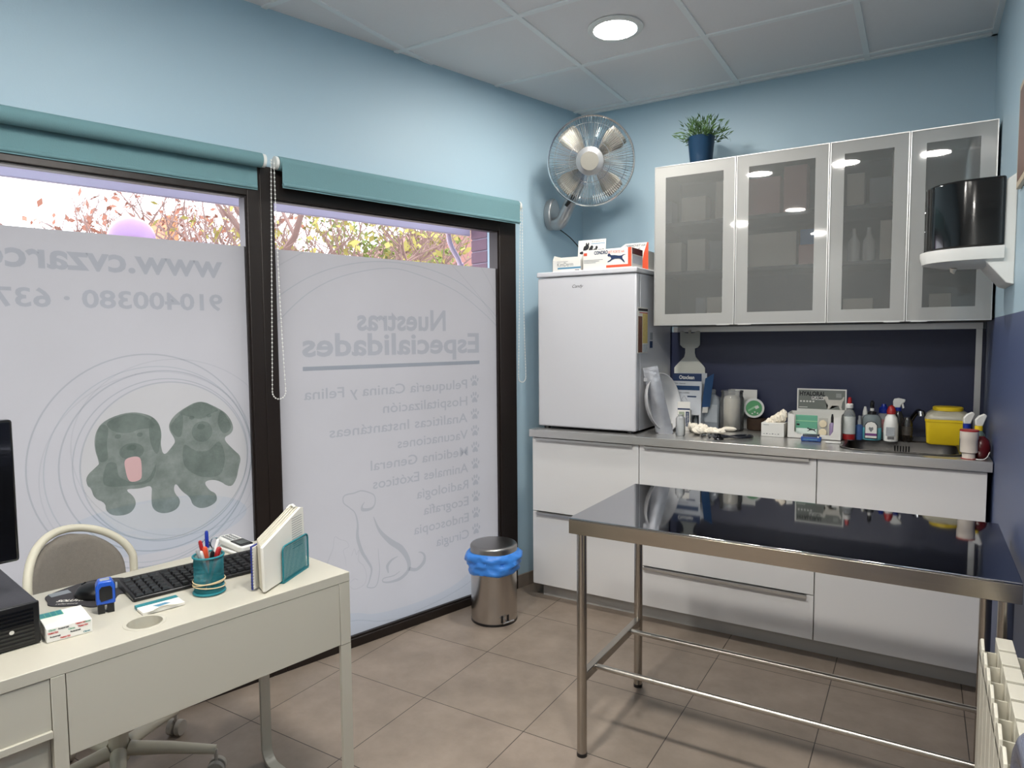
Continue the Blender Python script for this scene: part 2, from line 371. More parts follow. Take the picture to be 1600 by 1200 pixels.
rows = [('Peluquería Canina y Felina', .905), ('Hospitalización', .512), ('Analíticas Instantáneas', .790), ('Vacunaciones', .435), ('Medicina General', .585),
        ('Animales Exóticos', .575), ('Radiología', .330), ('Ecografía', .290), ('Endoscopia', .350), ('Cirugía', .215)]
for i, (t, wd) in enumerate(rows):
    z = 1.188-.0877*i
    ftext(t, .047, (.905, z-.040), wd, f2, bold=.0006)
    p = MB()
    def ell(cx_, cz_, a, b, rot=0, n=14): p.flat([(cx_+a*math.cos(q*2*PI/n)*math.cos(rot)-b*math.sin(q*2*PI/n)*math.sin(rot), cz_+a*math.cos(q*2*PI/n)*math.sin(rot)+b*math.sin(q*2*PI/n)*math.cos(rot)) for q in range(n)], (0, fy(2), 0))
    X = .855
    p.flat([(X+a, z+b) for a, b in smoothpts([(0, 0), (.012, -.008), (.020, -.022), (.012, -.030), (0, -.026), (-.012, -.030), (-.019, -.022), (-.011, -.008)], 3, True)], (0, fy(2), 0))
    ell(X+.021, z+.004, .0055, .010, -.3); ell(X+.008, z+.016, .006, .011, -.1); ell(X-.008, z+.016, .006, .011, .1); ell(X-.022, z+.002, .0055, .010, .3)
    p.build('paw_print', TXT, f2, smooth=False)
def curve_part(name, pts, wd, par, m=GR, k=2, closed=False, n=5):
    P = smoothpts(pts, n, closed)
    if isinstance(wd, (list, tuple)):
        ws = [wd[min(len(wd)-1, int(i/(len(P)-1)*(len(wd)-1)))]*(1-((i/(len(P)-1)*(len(wd)-1)) % 1)) + wd[min(len(wd)-1, int(i/(len(P)-1)*(len(wd)-1))+1)]*((i/(len(P)-1)*(len(wd)-1)) % 1) for i in range(len(P))]
    else: ws = wd
    return MB().ribbon(P, ws, (0, fy(k), 0), closed=closed).build(name, m, par, smooth=False)
curve_part('dog_outline', [(1.469, .664), (1.483, .687), (1.538, .711), (1.579, .707), (1.629, .703), (1.634, .672), (1.604, .643), (1.577, .614), (1.565, .562), (1.567, .497), (1.546, .427), (1.519, .379), (1.497, .332), (1.512, .277), (1.522, .254), (1.484, .243), (1.465, .265), (1.454, .321), (1.457, .373), (1.459, .424)],
           [.005, .005, .006, .006, .006, .005, .005, .005, .009, .016, .016, .013, .010, .006, .005, .005, .005, .004, .003, .002], f2)
curve_part('dog_outline', [(1.469, .664), (1.473, .636), (1.494, .619), (1.536, .622), (1.54, .639), (1.526, .657)], [.005, .006, .012, .016, .008, .002], f2)
curve_part('dog_outline', [(1.481, .579), (1.449, .506), (1.392, .443), (1.333, .396), (1.294, .335), (1.29, .281), (1.337, .249), (1.397, .246), (1.436, .257), (1.431, .273), (1.376, .272), (1.34, .285)], [.003, .015, .026, .03, .024, .018, .016, .010, .006, .005, .005, .003], f2)
curve_part('dog_outline', [(1.29, .285), (1.243, .27), (1.2, .295), (1.194, .329), (1.215, .350), (1.231, .352)], [.018, .016, .020, .012, .007, .002], f2)
curve_part('dog_outline', [(1.406, .292), (1.41, .328), (1.385, .351), (1.349, .361)], [.006, .016, .010, .002], f2)
curve_part('cat_outline', [(1.735, .38), (1.715, .429), (1.692, .476), (1.682, .525), (1.656, .508), (1.625, .493), (1.613, .466), (1.64, .456), (1.632, .414), (1.629, .38)], [.008, .007, .004, .004, .004, .003, .003, .004, .003, .002], f2, GR3)
curve_part('rabbit_outline', [(1.60, .42), (1.585, .45), (1.575, .42), (1.56, .44), (1.565, .39), (1.54, .36), (1.525, .31), (1.54, .27), (1.59, .262), (1.615, .29), (1.59, .31), (1.57, .30)], .004, f2, GR3)
for P, m in (([(1.922, 1.578), (1.777, 1.669), (1.609, 1.732), (1.409, 1.764), (1.18, 1.753), (.963, 1.697), (.787, 1.596), (.695, 1.52)], GR2),
             ([(1.922, 1.475), (1.779, 1.602), (1.61, 1.686), (1.371, 1.736), (1.181, 1.711), (.964, 1.644), (.787, 1.54), (.695, 1.472)], GR2),
             ([(1.925, 1.70), (1.84, 1.75), (1.79, 1.776)], GR3), ([(.995, 1.776), (.90, 1.70), (.80, 1.61), (.695, 1.49)], GR3), ([(.80, 1.776), (.74, 1.70), (.695, 1.62)], GR3),
             ([(1.925, .125), (1.618, .119), (1.46, .072), (1.30, .046)], GR3), ([(1.258, .060), (1.094, .077), (.919, .114), (.78, .17), (.695, .23)], GR3)):
    curve_part('arc_line', P, .0045, f2, m)
MB().flat(smoothpts([(1.925, .20), (1.617, .156), (1.497, .118), (1.36, .104), (1.204, .104), (1.037, .122), (.918, .165), (.80, .24), (.695, .34)], 4)+[(.695, .046), (1.925, .046)], (0, fy(1), 0)).build('swoosh', PALE, f2, smooth=False)
f1 = thing('frosted_window_film', 'frosted film printed with two black puppies in rings on the window behind the desk', 'window film', (AX, 0, 0), AW)
MB().flat([(SM1, .042), (S1-.05, .042), (S1-.05, 1.778), (SM1, 1.778)], (0, fy(0), 0)).build('film_sheet', FILM, f1, smooth=False)
ftext('www.cvzarco', .086, (2.133, 1.650), .76, f1, bold=.003)
ftext('910400380 · 637', .060, (2.137, 1.522), .72, f1, bold=.002)
def ring(cx_, cz_, a, b, wd, m, rot=0, n=90, k=2):
    P = [(cx_+a*math.cos(q)*math.cos(rot)-b*math.sin(q)*math.sin(rot), cz_+a*math.cos(q)*math.sin(rot)+b*math.sin(q)*math.cos(rot)) for q in (2*PI*i/n for i in range(n))]
    P = [(min(max(x, SM1+.004), S1-.055), z) for x, z in P]
    return MB().ribbon(P, wd, (0, fy(k), 0), closed=True).build('ring_line', m, f1, smooth=False)
ring(2.418, .965, .375, .392, .005, GR); ring(2.350, .955, .290, .297, .005, GR); ring(2.372, .96, .330, .335, .005, GR); ring(2.395, .95, .350, .362, .004, GR2, .2)
ring(2.36, .965, .302, .300, .004, GR); ring(2.30, 1.0, .37, .33, .004, GR3, .4); ring(2.39, .93, .37, .36, .004, GR3, -.3)
MB().flat([(2.350+.288*math.cos(q*PI/24), .955+.294*math.sin(q*PI/24)) for q in range(48)], (0, fy(1), 0)).build('disc_background', tint('print_warm', (1, 1, .97)), f1, smooth=False)
pup = [(2.625, .937), (2.586, .971), (2.581, .977), (2.595, 1.035), (2.589, 1.09), (2.558, 1.13), (2.479, 1.153), (2.417, 1.137), (2.385, 1.108), (2.375, 1.061), (2.382, 1.023), (2.372, .975), (2.34, 1.011), (2.327, 1.03), (2.354, 1.079), (2.339, 1.117), (2.301, 1.147), (2.236, 1.178), (2.172, 1.144), (2.132, 1.113), (2.11, 1.062), (2.121, 1.035), (2.156, 1.021), (2.116, .971), (2.084, .939), (2.098, .891), (2.107, .85), (2.132, .818), (2.182, .861), (2.235, .862), (2.213, .821), (2.187, .806), (2.185, .77), (2.239, .752), (2.277, .773), (2.285, .808), (2.313, .833), (2.336, .874), (2.344, .838), (2.317, .8), (2.334, .766), (2.384, .759), (2.419, .785), (2.42, .831), (2.415, .876), (2.457, .867), (2.508, .875), (2.475, .84), (2.471, .807), (2.495, .779), (2.545, .782), (2.569, .806), (2.568, .834), (2.602, .856), (2.61, .894), (2.621, .902)]
from mathutils.geometry import tessellate_polygon
def sheet(name, pts, m, k, par):
    tri = tessellate_polygon([[Vector((x, z, 0)) for x, z in pts]]); b_ = MB(); b_._add([(x, fy(k), z) for x, z in pts], [tuple(t_) for t_ in tri]); return b_.build(name, m, par, smooth=False, recalc=False)
def fur_b(nt):
    N = nt.nodes; L = nt.links; t = N.new('ShaderNodeBsdfTransparent'); n = N.new('ShaderNodeTexNoise'); n.inputs['Scale'].default_value = 16; n.inputs['Detail'].default_value = 9; n.inputs['Roughness'].default_value = .7
    tc = N.new('ShaderNodeTexCoord'); L.new(tc.outputs['Object'], n.inputs['Vector']); r = N.new('ShaderNodeValToRGB')
    r.color_ramp.elements[0].position = .35; r.color_ramp.elements[1].position = .72; r.color_ramp.elements[0].color = (.36, .42, .375, 1); r.color_ramp.elements[1].color = (.56, .62, .57, 1)
    L.new(n.outputs[0], r.inputs[0]); L.new(r.outputs[0], t.inputs[0]); return t.outputs[0]
DOGT = shader_mat('print_dog_fur', fur_b)
def chaikin(P, it=2):
    for _ in range(it):
        Q = []
        for i in range(len(P)):
            a, b_ = P[i], P[(i+1) % len(P)]; Q += [(a[0]*.75+b_[0]*.25, a[1]*.75+b_[1]*.25), (a[0]*.25+b_[0]*.75, a[1]*.25+b_[1]*.75)]
        P = Q
    return P
sheet('puppy_picture', chaikin(pup), DOGT, 2, f1)
def blob(name, pts, m, k=3, par=None): return sheet(name, smoothpts(pts, 4, True), m, k, par or f1)
def E_(cx_, cz_, a, b, n=12): return [(cx_+a*math.cos(2*PI*i/n), cz_+b*math.sin(2*PI*i/n)) for i in range(n)]
blob('puppy_head_shade', [(2.55, 1.12), (2.48, 1.145), (2.42, 1.125), (2.40, 1.09), (2.45, 1.085), (2.49, 1.075), (2.535, 1.088)], DOGD)
blob('puppy_head_shade', [(2.31, 1.135), (2.236, 1.17), (2.17, 1.135), (2.19, 1.125), (2.236, 1.105), (2.285, 1.12)], DOGD)
blob('puppy_chest_shade', [(2.56, .97), (2.57, .90), (2.50, .885), (2.42, .89), (2.40, .95), (2.43, .90), (2.47, .893), (2.52, .92), (2.53, .97)], DOGD)
blob('puppy_chest_shade', [(2.30, 1.01), (2.30, .93), (2.24, .88), (2.17, .88), (2.15, .95), (2.17, 1.01), (2.21, .98), (2.26, .985)], DOGD)
blob('puppy_ear', [(2.590, 1.05), (2.575, 1.11), (2.55, 1.10), (2.556, 1.04), (2.555, .99), (2.580, .985)], DOGD)
blob('puppy_ear', [(2.405, 1.125), (2.378, 1.07), (2.392, .99), (2.412, 1.02), (2.418, 1.08)], DOGD)
blob('puppy_muzzle', E_(2.478, 1.008, .040, .030), DOGD); blob('puppy_nose', E_(2.478, 1.022, .016, .011), DOGD, 4)
blob('puppy_eye', E_(2.520, 1.066, .010, .008), DOGD, 4); blob('puppy_eye', E_(2.450, 1.066, .010, .008), DOGD, 4)
blob('puppy_ear', [(2.345, 1.085), (2.33, 1.05), (2.31, 1.045), (2.30, 1.09), (2.305, 1.13)], DOGD); blob('puppy_ear', [(2.16, 1.13), (2.135, 1.10), (2.122, 1.06), (2.150, 1.04), (2.172, 1.08)], DOGD)
blob('puppy_muzzle', E_(2.232, 1.055, .038, .040), DOGD); blob('puppy_nose', E_(2.236, 1.075, .014, .011), DOGD, 4)
blob('puppy_eye', E_(2.268, 1.112, .009, .007), DOGD, 4); blob('puppy_eye', E_(2.205, 1.115, .009, .007), DOGD, 4)
TON = mat('pale_pink_print', c(206, 170, 172), .8)
def ton_b(nt):
    t = nt.nodes.new('ShaderNodeBsdfTranslucent'); t.inputs[0].default_value = (.5, .42, .43, 1); return t.outputs[0]
pass
blob('puppy_tongue', [(2.501, .979), (2.475, .988), (2.452, .979), (2.449, .933), (2.455, .902), (2.49, .901), (2.502, .947)], TON, 5)
blob('corner_tint', [(3.2, .62), (2.95, .63), (2.80, .55), (2.74, .40), (2.9, .2), (3.2, .15)], PYEL, 1)
blob('ring_haze', E_(2.40, .72, .33, .10, 20), PALE, 1)

# ---------------------------------------------------------------- roller blinds
def blind(a, b, label, drop, chain_s, chain_z, behind):
    t = thing('roller_blind', label, 'blind', (AX, 0, 0), AW)
    zc, yc, r = 2.112, .045, .028
    MB().cyl((a+.004, yc, zc), (b-.004, yc, zc), r, seg=28).build('fabric_roll', BLIND, t)
    # the hanging cloth, a thin curved sheet
    y_c = yc-r+.001 if behind else yc+r-.001
    sh = MB(); nx = 24
    zs = [zc, zc-.03, zc-.06, drop+.03, drop+.012, drop+.004, drop]
    th = .0015
    V = []
    for side in (0, 1):
        for z in zs:
            for i in range(nx+1):
                x = a+.01+(b-a-.02)*i/nx; V.append((x, y_c+side*th+.0012*math.sin(i*1.7+z*20), z))
    n = nx+1; m_ = len(zs); Fc = []
    for i in range(m_-1):
        for k in range(nx):
            q = i*n+k; Fc.append((q, q+1, q+n+1, q+n)); q += n*m_; Fc.append((q, q+n, q+n+1, q+1))
    for i in range(m_-1):
        for k in (0, nx): q = i*n+k; Fc.append((q, q+n, q+n+n*m_, q+n*m_))
    for k in range(nx):
        q = (m_-1)*n+k; Fc.append((q, q+1, q+1+n*m_, q+n*m_))
    sh._add(V, Fc); sh.build('hanging_cloth', BLIND, t)
    MB().tube([(a+.012, y_c, drop+.012), (b-.012, y_c, drop+.012)], .008, 10).build('bottom_bar', BLIND, t)
    for s_ in (a-.004, b+.004): MB().cyl((s_-.006, yc, zc), (s_+.006, yc, zc), .026, seg=24).build('end_bracket', WHITE, t)
    cs = chain_s; ch = MB(); P = []
    lo = chain_z; w_ = .028
    for i in range(15): P.append((cs-.008-.020*(i/14)**2, yc+.03, zc-(zc-lo-w_)*i/14))
    for i in range(1, 12): q = PI*i/12; P.append((cs-w_*math.cos(q), yc+.03, lo+w_-w_*math.sin(q)*1.1))
    for i in range(15): P.append((cs+w_-(w_-.004)*(i/14), yc+.03, lo+w_+(zc-lo-w_)*i/14))
    Q = smoothpts(P, 4); d = 0; last = Vector(Q[0]); ch.tube(Q, .0009, 5)
    for q in Q:
        q = Vector(q); d += (q-last).length; last = q
        if d > .0095: ch.sphere(q, .0034, seg=6, rings=4); d = 0
    ch.build('bead_chain', WHITE, t)
    return t
blind(1.985, 3.34, 'teal roller blind with cloth behind its roll, over the window behind the desk', 2.0, 1.957, 1.17, True)
blind(.585, 1.925, 'teal roller blind with cloth in front of its roll, over the window nearest the fridge', 2.012, .588, 1.17, False)

# ---------------------------------------------------------------- outside
pl = mat('pale_lilac_paint', c(206, 186, 202), .5); BRK = mat('lilac_brick', c(122, 96, 108), .8, var=.15, vscale=12)
t = thing('roof_gutter', 'pale lilac roof gutter and fascia outside above both windows', 'gutter', (AX, 0, 0), AW)
g = MB(); g.box(.376, 4.2, -.62, -.60, 2.048, 2.30); g.box(.376, 4.2, -.70, -.62, 2.075, 2.30); g.build('fascia', pl, t, bevel=.004)
t = thing('downpipe', 'pale lilac bent downpipe outside by the brick pillar', 'pipe', (AX, 0, 0), AW)
MB().tube(smoothpts([(.50, -.66, 2.12), (.50, -.66, 2.03), (.475, -.66, 1.97), (.43, -.66, 1.91), (.41, -.66, 1.85), (.40, -.66, 1.7), (.40, -.66, 0)], 4), .016, 12).build('pipe', pl, t)
t = thing('brick_pillar', 'short stretch of lilac brick wall outside the window, right of the downpipe', 'pillar', (AX, 0, 0), AW)
b = MB()
for k in range(30):
    z = .075*k; o_ = .03*(k % 2)
    b.box(-.3, .372, -.60, -.45, z, z+.068); 
b.build('brick_courses', BRK, t, bevel=.004); B(-.295, .366, -.595, -.455, 0, 2.25).build('mortar', mat('mortar', c(160, 148, 162), .9), t)
tag(B(-8, 12, -16, -.3, -.25, -.15).build('pavement', mat('pavement_slabs', c(150, 145, 140), .9, var=.06), loc=(AX, 0, 0), rot=AW), 'pale pavement outside the windows', 'pavement')['kind'] = 'stuff'
BARK = mat('pale_bark', c(130, 106, 98), .9, var=.25, vscale=9, bump=.6, bscale=30); LV = mat('dry_leaf_yellow', c(150, 142, 74), .8, var=.3, vscale=3); LG = mat('leaf_green', c(112, 126, 58), .8, var=.3, vscale=3); LR = mat('leaf_rust', c(150, 100, 80), .8, var=.3, vscale=3)
def tree(loc, label, h, seed, leafm, nleaf, spread=1.6, bare=False, lo=2.2):
    rnd = random.Random(seed); t = thing('tree', label, 'tree', loc); tips = []
    tr = MB()
    def limb(p, d, l, r, dep):
        pts = [p]; q = p
        for i in range(5):
            d = (d+Vector((rnd.uniform(-.22, .22), rnd.uniform(-.22, .22), rnd.uniform(-.06, .16)))).normalized(); q = q+d*l/5; pts.append(q)
        tr.tube(pts, [r*(1-.11*i) for i in range(6)], 7 if dep < 2 else 5)
        if dep < 4:
            for i in range(4 if dep else 6):
                a = rnd.uniform(0, 2*PI); up = rnd.uniform(.1, .8); nd = Vector((math.cos(a), math.sin(a), up)).normalized()
                if dep: nd = (nd+d*.7).normalized()
                limb(pts[rnd.randint(2, 5)], nd, l*rnd.uniform(.5, .75), r*.48, dep+1)
        if dep >= 2: tips.extend(pts[2:])
    limb(Vector((0, 0, 0)), Vector((0, 0, 1)), h*.5, h*.022, 0)
    tr.build('trunk', BARK, t)
    if nleaf:
        lf = MB()
        for i in range(nleaf):
            p = rnd.choice(tips)+Vector([rnd.gauss(0, .1) for _ in range(3)]); s_ = rnd.uniform(.04, .09)
            a = Vector([rnd.gauss(0, 1) for _ in range(3)]).normalized()*s_; b_ = a.cross(Vector([rnd.gauss(0, 1) for _ in range(3)])).normalized()*s_*.5
            lf._add([p-a, p+b_, p+a, p-b_], [(0, 1, 2, 3)])
        lf.build('foliage', leafm, t, smooth=False, recalc=False)
    return t
tree(WP(-2.3, -6.3, -.140), 'thick pale trunked tree outside the middle of the right window', 5.2, 3, LV, 700)
tree(WP(-4.6, -9.3, -.140), 'leafy yellow green tree outside behind the downpipe', 6.2, 5, LG, 2600)
tree(WP(-.6, -5.4, -.140), 'bare branched tree outside behind the post between the windows', 4.9, 11, LV, 160)
tree(WP(-.15, -8.6, -.140), 'rust leaved tree outside at the right of the puppy window', 5.6, 8, LR, 600)
t = thing('apartment_building', 'white apartment house outside with an orange brick corner', 'building', WP(-3.4, -14, -.15), AW)
B(-1.6, 1.30, -3, 0, 0, 4.7).build('wall', mat('white_render', c(240, 236, 232), .9), t); B(1.30, 1.50, -2.8, .05, 0, 4.42).build('brick_corner', mat('orange_brick', c(180, 122, 84), .9, var=.1, vscale=20), t)
for k in range(3): B(-1.3+k*.9, -.8+k*.9, 0, .03, 2.9, 3.9).build('window', mat('far_window', c(150, 150, 160), .2), t)
t = thing('house', 'reddish house outside behind the leafy trees', 'house', WP(-9.5, -12.5, -.15), AW)
B(-3, 3, -3, 0, 0, 3.4).build('wall', mat('reddish_wall', c(150, 112, 100), .9), t)
MB().prism([(-3.4, 3.4), (3.4, 3.4), (0, 4.9)], -3.3, .3, u=(1, 0, 0), v=(0, 0, 1), n=(0, 1, 0)).build('roof', mat('dull_tile', c(130, 92, 84), .9), t)
t = thing('street_lamp', 'round lilac globe street lamp outside behind the puppy window', 'street lamp', WP(1.374, -4.2, -.15))
MB().sphere((0, 0, 2.485), .20).build('globe', mat('lilac_globe', c(128, 100, 138), .3), t); MB().cyl((0, 0, 0), (0, 0, 2.29), .03).build('pole', BARK, t)

# ---------------------------------------------------------------- ceiling lamps
LPOS = [(.69, -.955), (.69, -2.88), (1.32, -2.88), (1.90, -2.93), (.69, -4.7), (.0, -5.28), (.68, -6.58)]
LLAB = ['lit round recessed ceiling light in the tiles above the cabinets', 'round recessed ceiling light reflected in the second glass door', 'round recessed ceiling light reflected in the third glass door',
        'round recessed ceiling light reflected in the glass door above the towel dispenser', 'round recessed ceiling light behind the camera, reflected mid-height in the second glass door', 'round ceiling light on the street side behind, reflected at the second door\'s left edge', 'round recessed ceiling light furthest behind the camera, lowest reflection in the second door']
def lamp(x, y, label):
    t = thing('ceiling_light', label, 'ceiling light', (x, y, H), 0, 'round recessed ceiling lights')
    MB().lathe([(.092, .004), (.092, -.006), (.112, -.006), (.118, -.001), (.118, .004), (.092, .004)], 48).build('trim_ring', WHITE, t)
    MB().lathe([(0, -.0045), (.092, -.0045), (.092, .001), (0, .001)], 48).build('diffuser', ROOM_LED, t)
for (x, y), l in zip(LPOS, LLAB): lamp(x, y, l)

# ================================================================ KITCHEN RUN
BX = [.08, .68, 1.48, 2.08]; YF = -.62
def front(t, x0, x1, z0, z1, name='drawer', handle=True, hx=None):
    g = .002; o = B(x0+g, x1-g, -.019, 0, z0+g, z1-g).build(name, WHITEM, t, bevel=.0012)
    if handle:
        a, b = hx or (x0+.03, x1-.03)
        h = MB(); h.box(a, b, -.036, -.0, z1-.0035, z1-.0015); h.box(a, b, -.037, -.034, z1-.014, z1-.0015)
        h.build('handle', ALU, o)
    return o
def base(i, label, splits):
    x0, x1 = BX[i], BX[i+1]; wd = x1-x0
    t = thing('base_cabinet', label, 'cabinet', (x0, -.60, 0), 0)
    k = MB(); k.box(.001, .017, .002, .585, .08, .88); k.box(wd-.017, wd-.001, .002, .585, .08, .88); k.box(.017, wd-.017, .002, .585, .08, .096); k.box(.017, wd-.017, .58, .585, .096, .88); k.box(.017, wd-.017, .002, .02, .85, .88)
    k.build('carcass', WHITE, t)
    PL = mat('grey_plinth', c(178, 176, 172), .4)
    B(.0 if i else .03, wd if i < 2 else wd-.004, .045, .06, 0, .079).build('plinth', PL, t)
    for (z0, z1, nm, hd) in splits: front(t, 0, wd, z0, z1, nm, hd)
    return t
base(0, 'white gloss base cabinet under the fridge, split at mid-height', [(.48, .88, 'drawer', True), (.08, .48, 'drawer', True)])
base(1, 'widest white gloss base cabinet, in the middle, with three drawers', [(.68, .88, 'drawer', True), (.28, .68, 'drawer', True), (.08, .28, 'drawer', True)])
base(2, 'white gloss sink cabinet next to the dark blue wall', [(.68, .88, 'drawer_front', False), (.08, .68, 'door', False)])
# worktop with the sink opening
wt = thing('worktop', 'long brushed steel worktop over the white base cabinets', 'worktop', (0, 0, 0))
hole = rrect(1.565, 2.0, -.555, -.2, .07, 6); outer = [(.070, -.637), (2.093, -.637), (2.093, -.002), (.070+.03, -.002)]
def holed(z):
    b = bmesh.new(); vo = [b.verts.new((x, y, z)) for x, y in outer]; vh = [b.verts.new((x, y, z)) for x, y in hole]
    e = [b.edges.new((vo[i], vo[(i+1) % 4])) for i in range(4)]+[b.edges.new((vh[i], vh[(i+1) % len(vh)])) for i in range(len(vh))]
    bmesh.ops.triangle_fill(b, edges=e, use_beauty=True); return b
b = holed(TOP)
r = bmesh.ops.extrude_face_region(b, geom=b.faces[:]); bmesh.ops.translate(b, verts=[v for v in r['geom'] if isinstance(v, bmesh.types.BMVert)], vec=(0, 0, -.040))
m_ = MB(); m_.bm.free(); m_.bm = b; m_.build('steel_slab', STEEL, wt, bevel=.0015)
sk = thing('sink', 'rounded steel sink basin with a slotted overflow and drain', 'sink', (0, 0, 0))
b = bmesh.new(); rings = []
for (off, z) in ((-.012, TOP+.0025), (0, TOP+.003), (.006, TOP-.002), (.012, TOP-.12), (.03, TOP-.145), (.10, TOP-.150)):
    rings.append([b.verts.new((x, y, z)) for x, y in rrect(1.565+off, 2.0-off, -.555+off, -.2-off, max(.02, .07-off*.4), 6)])
for i in range(len(rings)-1):
    n = len(rings[i])
    for k in range(n): b.faces.new((rings[i][k], rings[i][(k+1) % n], rings[i+1][(k+1) % n], rings[i+1][k]))
b.faces.new(rings[-1])
m_ = MB(); m_.bm.free(); m_.bm = b; so = m_.build('basin', mat('dark_sink_steel', (.17, .16, .15, 1), .35, metal=1, var=.1), sk); so.modifiers.new('s', 'SOLIDIFY').thickness = -.0015  # basin steel set much darker than the worktop steel
o_ = MB()
for k in range(6): o_.box(1.755+k*.011, 1.760+k*.011, -.2155, -.2125, TOP-.045, TOP-.020)
o_.build('overflow_slots', BLACK, sk); MB().lathe([(0, 0), (.038, 0), (.042, .004), (.03, .006), (0, .004)], 28, (1.78, -.38, TOP-.150)).build('drain', CHROME, sk)
tp = thing('tap', 'dark steel mixer tap leaning up beside the yellow container', 'tap', (1.80, -.12, TOP))
MB().lathe([(.028, 0), (.028, .008), (.02, .012), (.02, .055), (.016, .065)], 24).build('body', DGREY, tp)
MB().tube(smoothpts([(0, 0, .05), (.014, -.012, .085), (.030, -.026, .118), (.044, -.040, .138), (.054, -.058, .134)], 4), .0105, 14).build('spout', mat('dark_chrome', (.25, .24, .23, 1), .15, metal=1), tp)
MB().cyl((.054, -.056, .138), (.056, -.060, .116), .012, .012).build('spout_nozzle', CHROME, tp)
MB().tube([(-.005, 0, .06), (-.03, -.03, .09)], .006, 10).build('lever', DGREY, tp)
struct(B(.30, 2.0965, -.010, 0, .9225, 1.432).build('trim_2', NAVY))
struct(B(.655, 2.085, -.016, 0, 1.432, 1.460).build('trim_3', ALU)); struct(B(2.060, 2.084, -.017, 0, .9225, 1.4315).build('trim_4', ALU))

# upper cabinets
UZ0, UZ1, UY = 1.4623, 2.2563, -.39
def door(t, x0, x1, hx):
    ht = UZ1-UZ0; g = .0015; e = .004; bw = .053; y0 = -.022
    d = MB()
    xs = [x0+g, x0+g+e, x1-g-e, x1-g]; zs = [g, g+e, ht-g-e, ht-g]
    d.box(xs[0], xs[3], y0, 0, zs[0], zs[1]); d.box(xs[0], xs[3], y0, 0, zs[2], zs[3]); d.box(xs[0], xs[1], y0, 0, zs[1], zs[2]); d.box(xs[2], xs[3], y0, 0, zs[1], zs[2])
    o = d.build('door', ALU, t)
    p = MB(); a0, a1, c0, c1 = xs[1], xs[2], zs[1], zs[2]
    for q in ((a0, a1, c0, c0+bw), (a0, a1, c1-bw, c1), (a0, a0+bw, c0+bw, c1-bw), (a1-bw, a1, c0+bw, c1-bw)): p.box(q[0], q[1], y0+.002, y0+.007, q[2], q[3])
    p.build('white_glass_border', mat('white_back_painted_glass', c(168, 168, 165), .04, coat=.6), o)
    MB().flat([(a0+bw, c0+bw), (a1-bw, c0+bw), (a1-bw, c1-bw), (a0+bw, c1-bw)], (0, y0+.0022, 0)).build('frosted_pane', FROST, o, smooth=False, recalc=False)
    B(hx-.03, hx+.03, y0-.014, y0+.002, g-.003, g).build('handle', ALU, o)
    return o
def upper(x0, xm, x1, label):
    t = thing('wall_cabinet', label, 'cabinet', (x0, UY, UZ0)); wd = x1-x0; ht = UZ1-UZ0; dp = .388
    k = MB(); q = .018
    k.box(.001, q, .002, dp, 0, ht); k.box(wd-q, wd-.001, .002, dp, 0, ht); k.box(q, wd-q, .002, dp, 0, q); k.box(q, wd-q, .002, dp, ht-q, ht); k.box(q, wd-q, dp-.006, dp, q, ht-q)
    k.build('carcass', mat('grey_interior', c(128, 130, 128), .6), t)  # carcass grey has the dimness of the unlit inside put into its colour
    for z in (.255, .50): B(q, wd-q, .03, dp-.008, z, z+.018).build('shelf', mat('grey_shelf', c(96, 98, 98), .6), t)
    door(t, 0, xm-x0, (xm-x0)-.05 if 1 else 0); door(t, xm-x0, wd, (xm-x0)+.05)
    return t
upper(.6769, 1.0769, 1.4803, 'wall cabinet with two wide frosted glass doors, the potted plant on top')
upper(1.4803, 1.786, 2.0884, 'wall cabinet with two narrow frosted glass doors beside the towel dispenser')
C1 = mat('carton_cream', c(228, 220, 205), .7); C2 = mat('carton_grey', c(150, 154, 160), .7); C3 = mat('carton_pink', c(214, 160, 158), .7); C4 = mat('carton_blue', c(90, 140, 200), .7)
sh1, sh2, bt = UZ0+.273, UZ0+.518, UZ0+.018
inside = [(.72, .06, .11, sh2, C2, 'grey carton', 'left end of the top shelf'), (.86, .12, .12, sh2, C1, 'pale carton', 'top shelf of the leftmost glass door'), (.99, .045, .18, sh2, C1, 'tall white pack', 'right end of the leftmost top shelf'),
          (.74, .12, .145, sh1, C1, 'wide cream carton', 'middle shelf behind the leftmost glass door'), (.875, .09, .155, sh1, C1, 'cream carton with a brown emblem', 'middle shelf behind the leftmost glass door'), (.97, .06, .14, sh1, C2, 'greyish carton', 'middle shelf near the first door gap'),
          (.90, .05, .12, bt, C2, 'small striped carton', 'bottom of the leftmost glass door'), (.975, .09, .12, bt, C1, 'wide white pack', 'bottom of the leftmost glass door'),
          (1.19, .15, .17, sh2, C3, 'pink carton', 'top shelf of the second glass door'), (1.33, .10, .21, sh2, C3, 'tall rose carton', 'top shelf of the second glass door'), (1.22, .24, .155, sh1, C1, 'long white carton', 'middle shelf of the second glass door'), (1.40, .10, .09, sh1, C3, 'low reddish pack', 'middle shelf of the second door'),
          (1.58, .07, .14, sh2, C1, 'white carton', 'top shelf of the third glass door'), (1.68, .09, .11, sh2, C2, 'grey carton', 'top shelf of the third glass door'), (1.735, .03, .22, sh2, C1, 'slim tall pack', 'top shelf of the third glass door'),
          (1.72, .08, .17, sh1, C1, 'pale carton', 'middle shelf at the right of the third glass door'), (1.60, .12, .09, bt, C1, 'low pale carton', 'bottom shelf of the third glass door'), (1.91, .08, .10, bt, C1, 'small pale carton', 'bottom shelf behind the fourth glass door')]
for x, wd, ht, z, m, a, bb in inside:
    o = B(-wd/2, wd/2, -.05, .05, 0, ht).build('carton', m, loc=(x, -.30, z), bevel=.002)
    tag(o, a+' behind frosted glass, '+bb, 'box', 'cartons inside the glass wall cabinets')
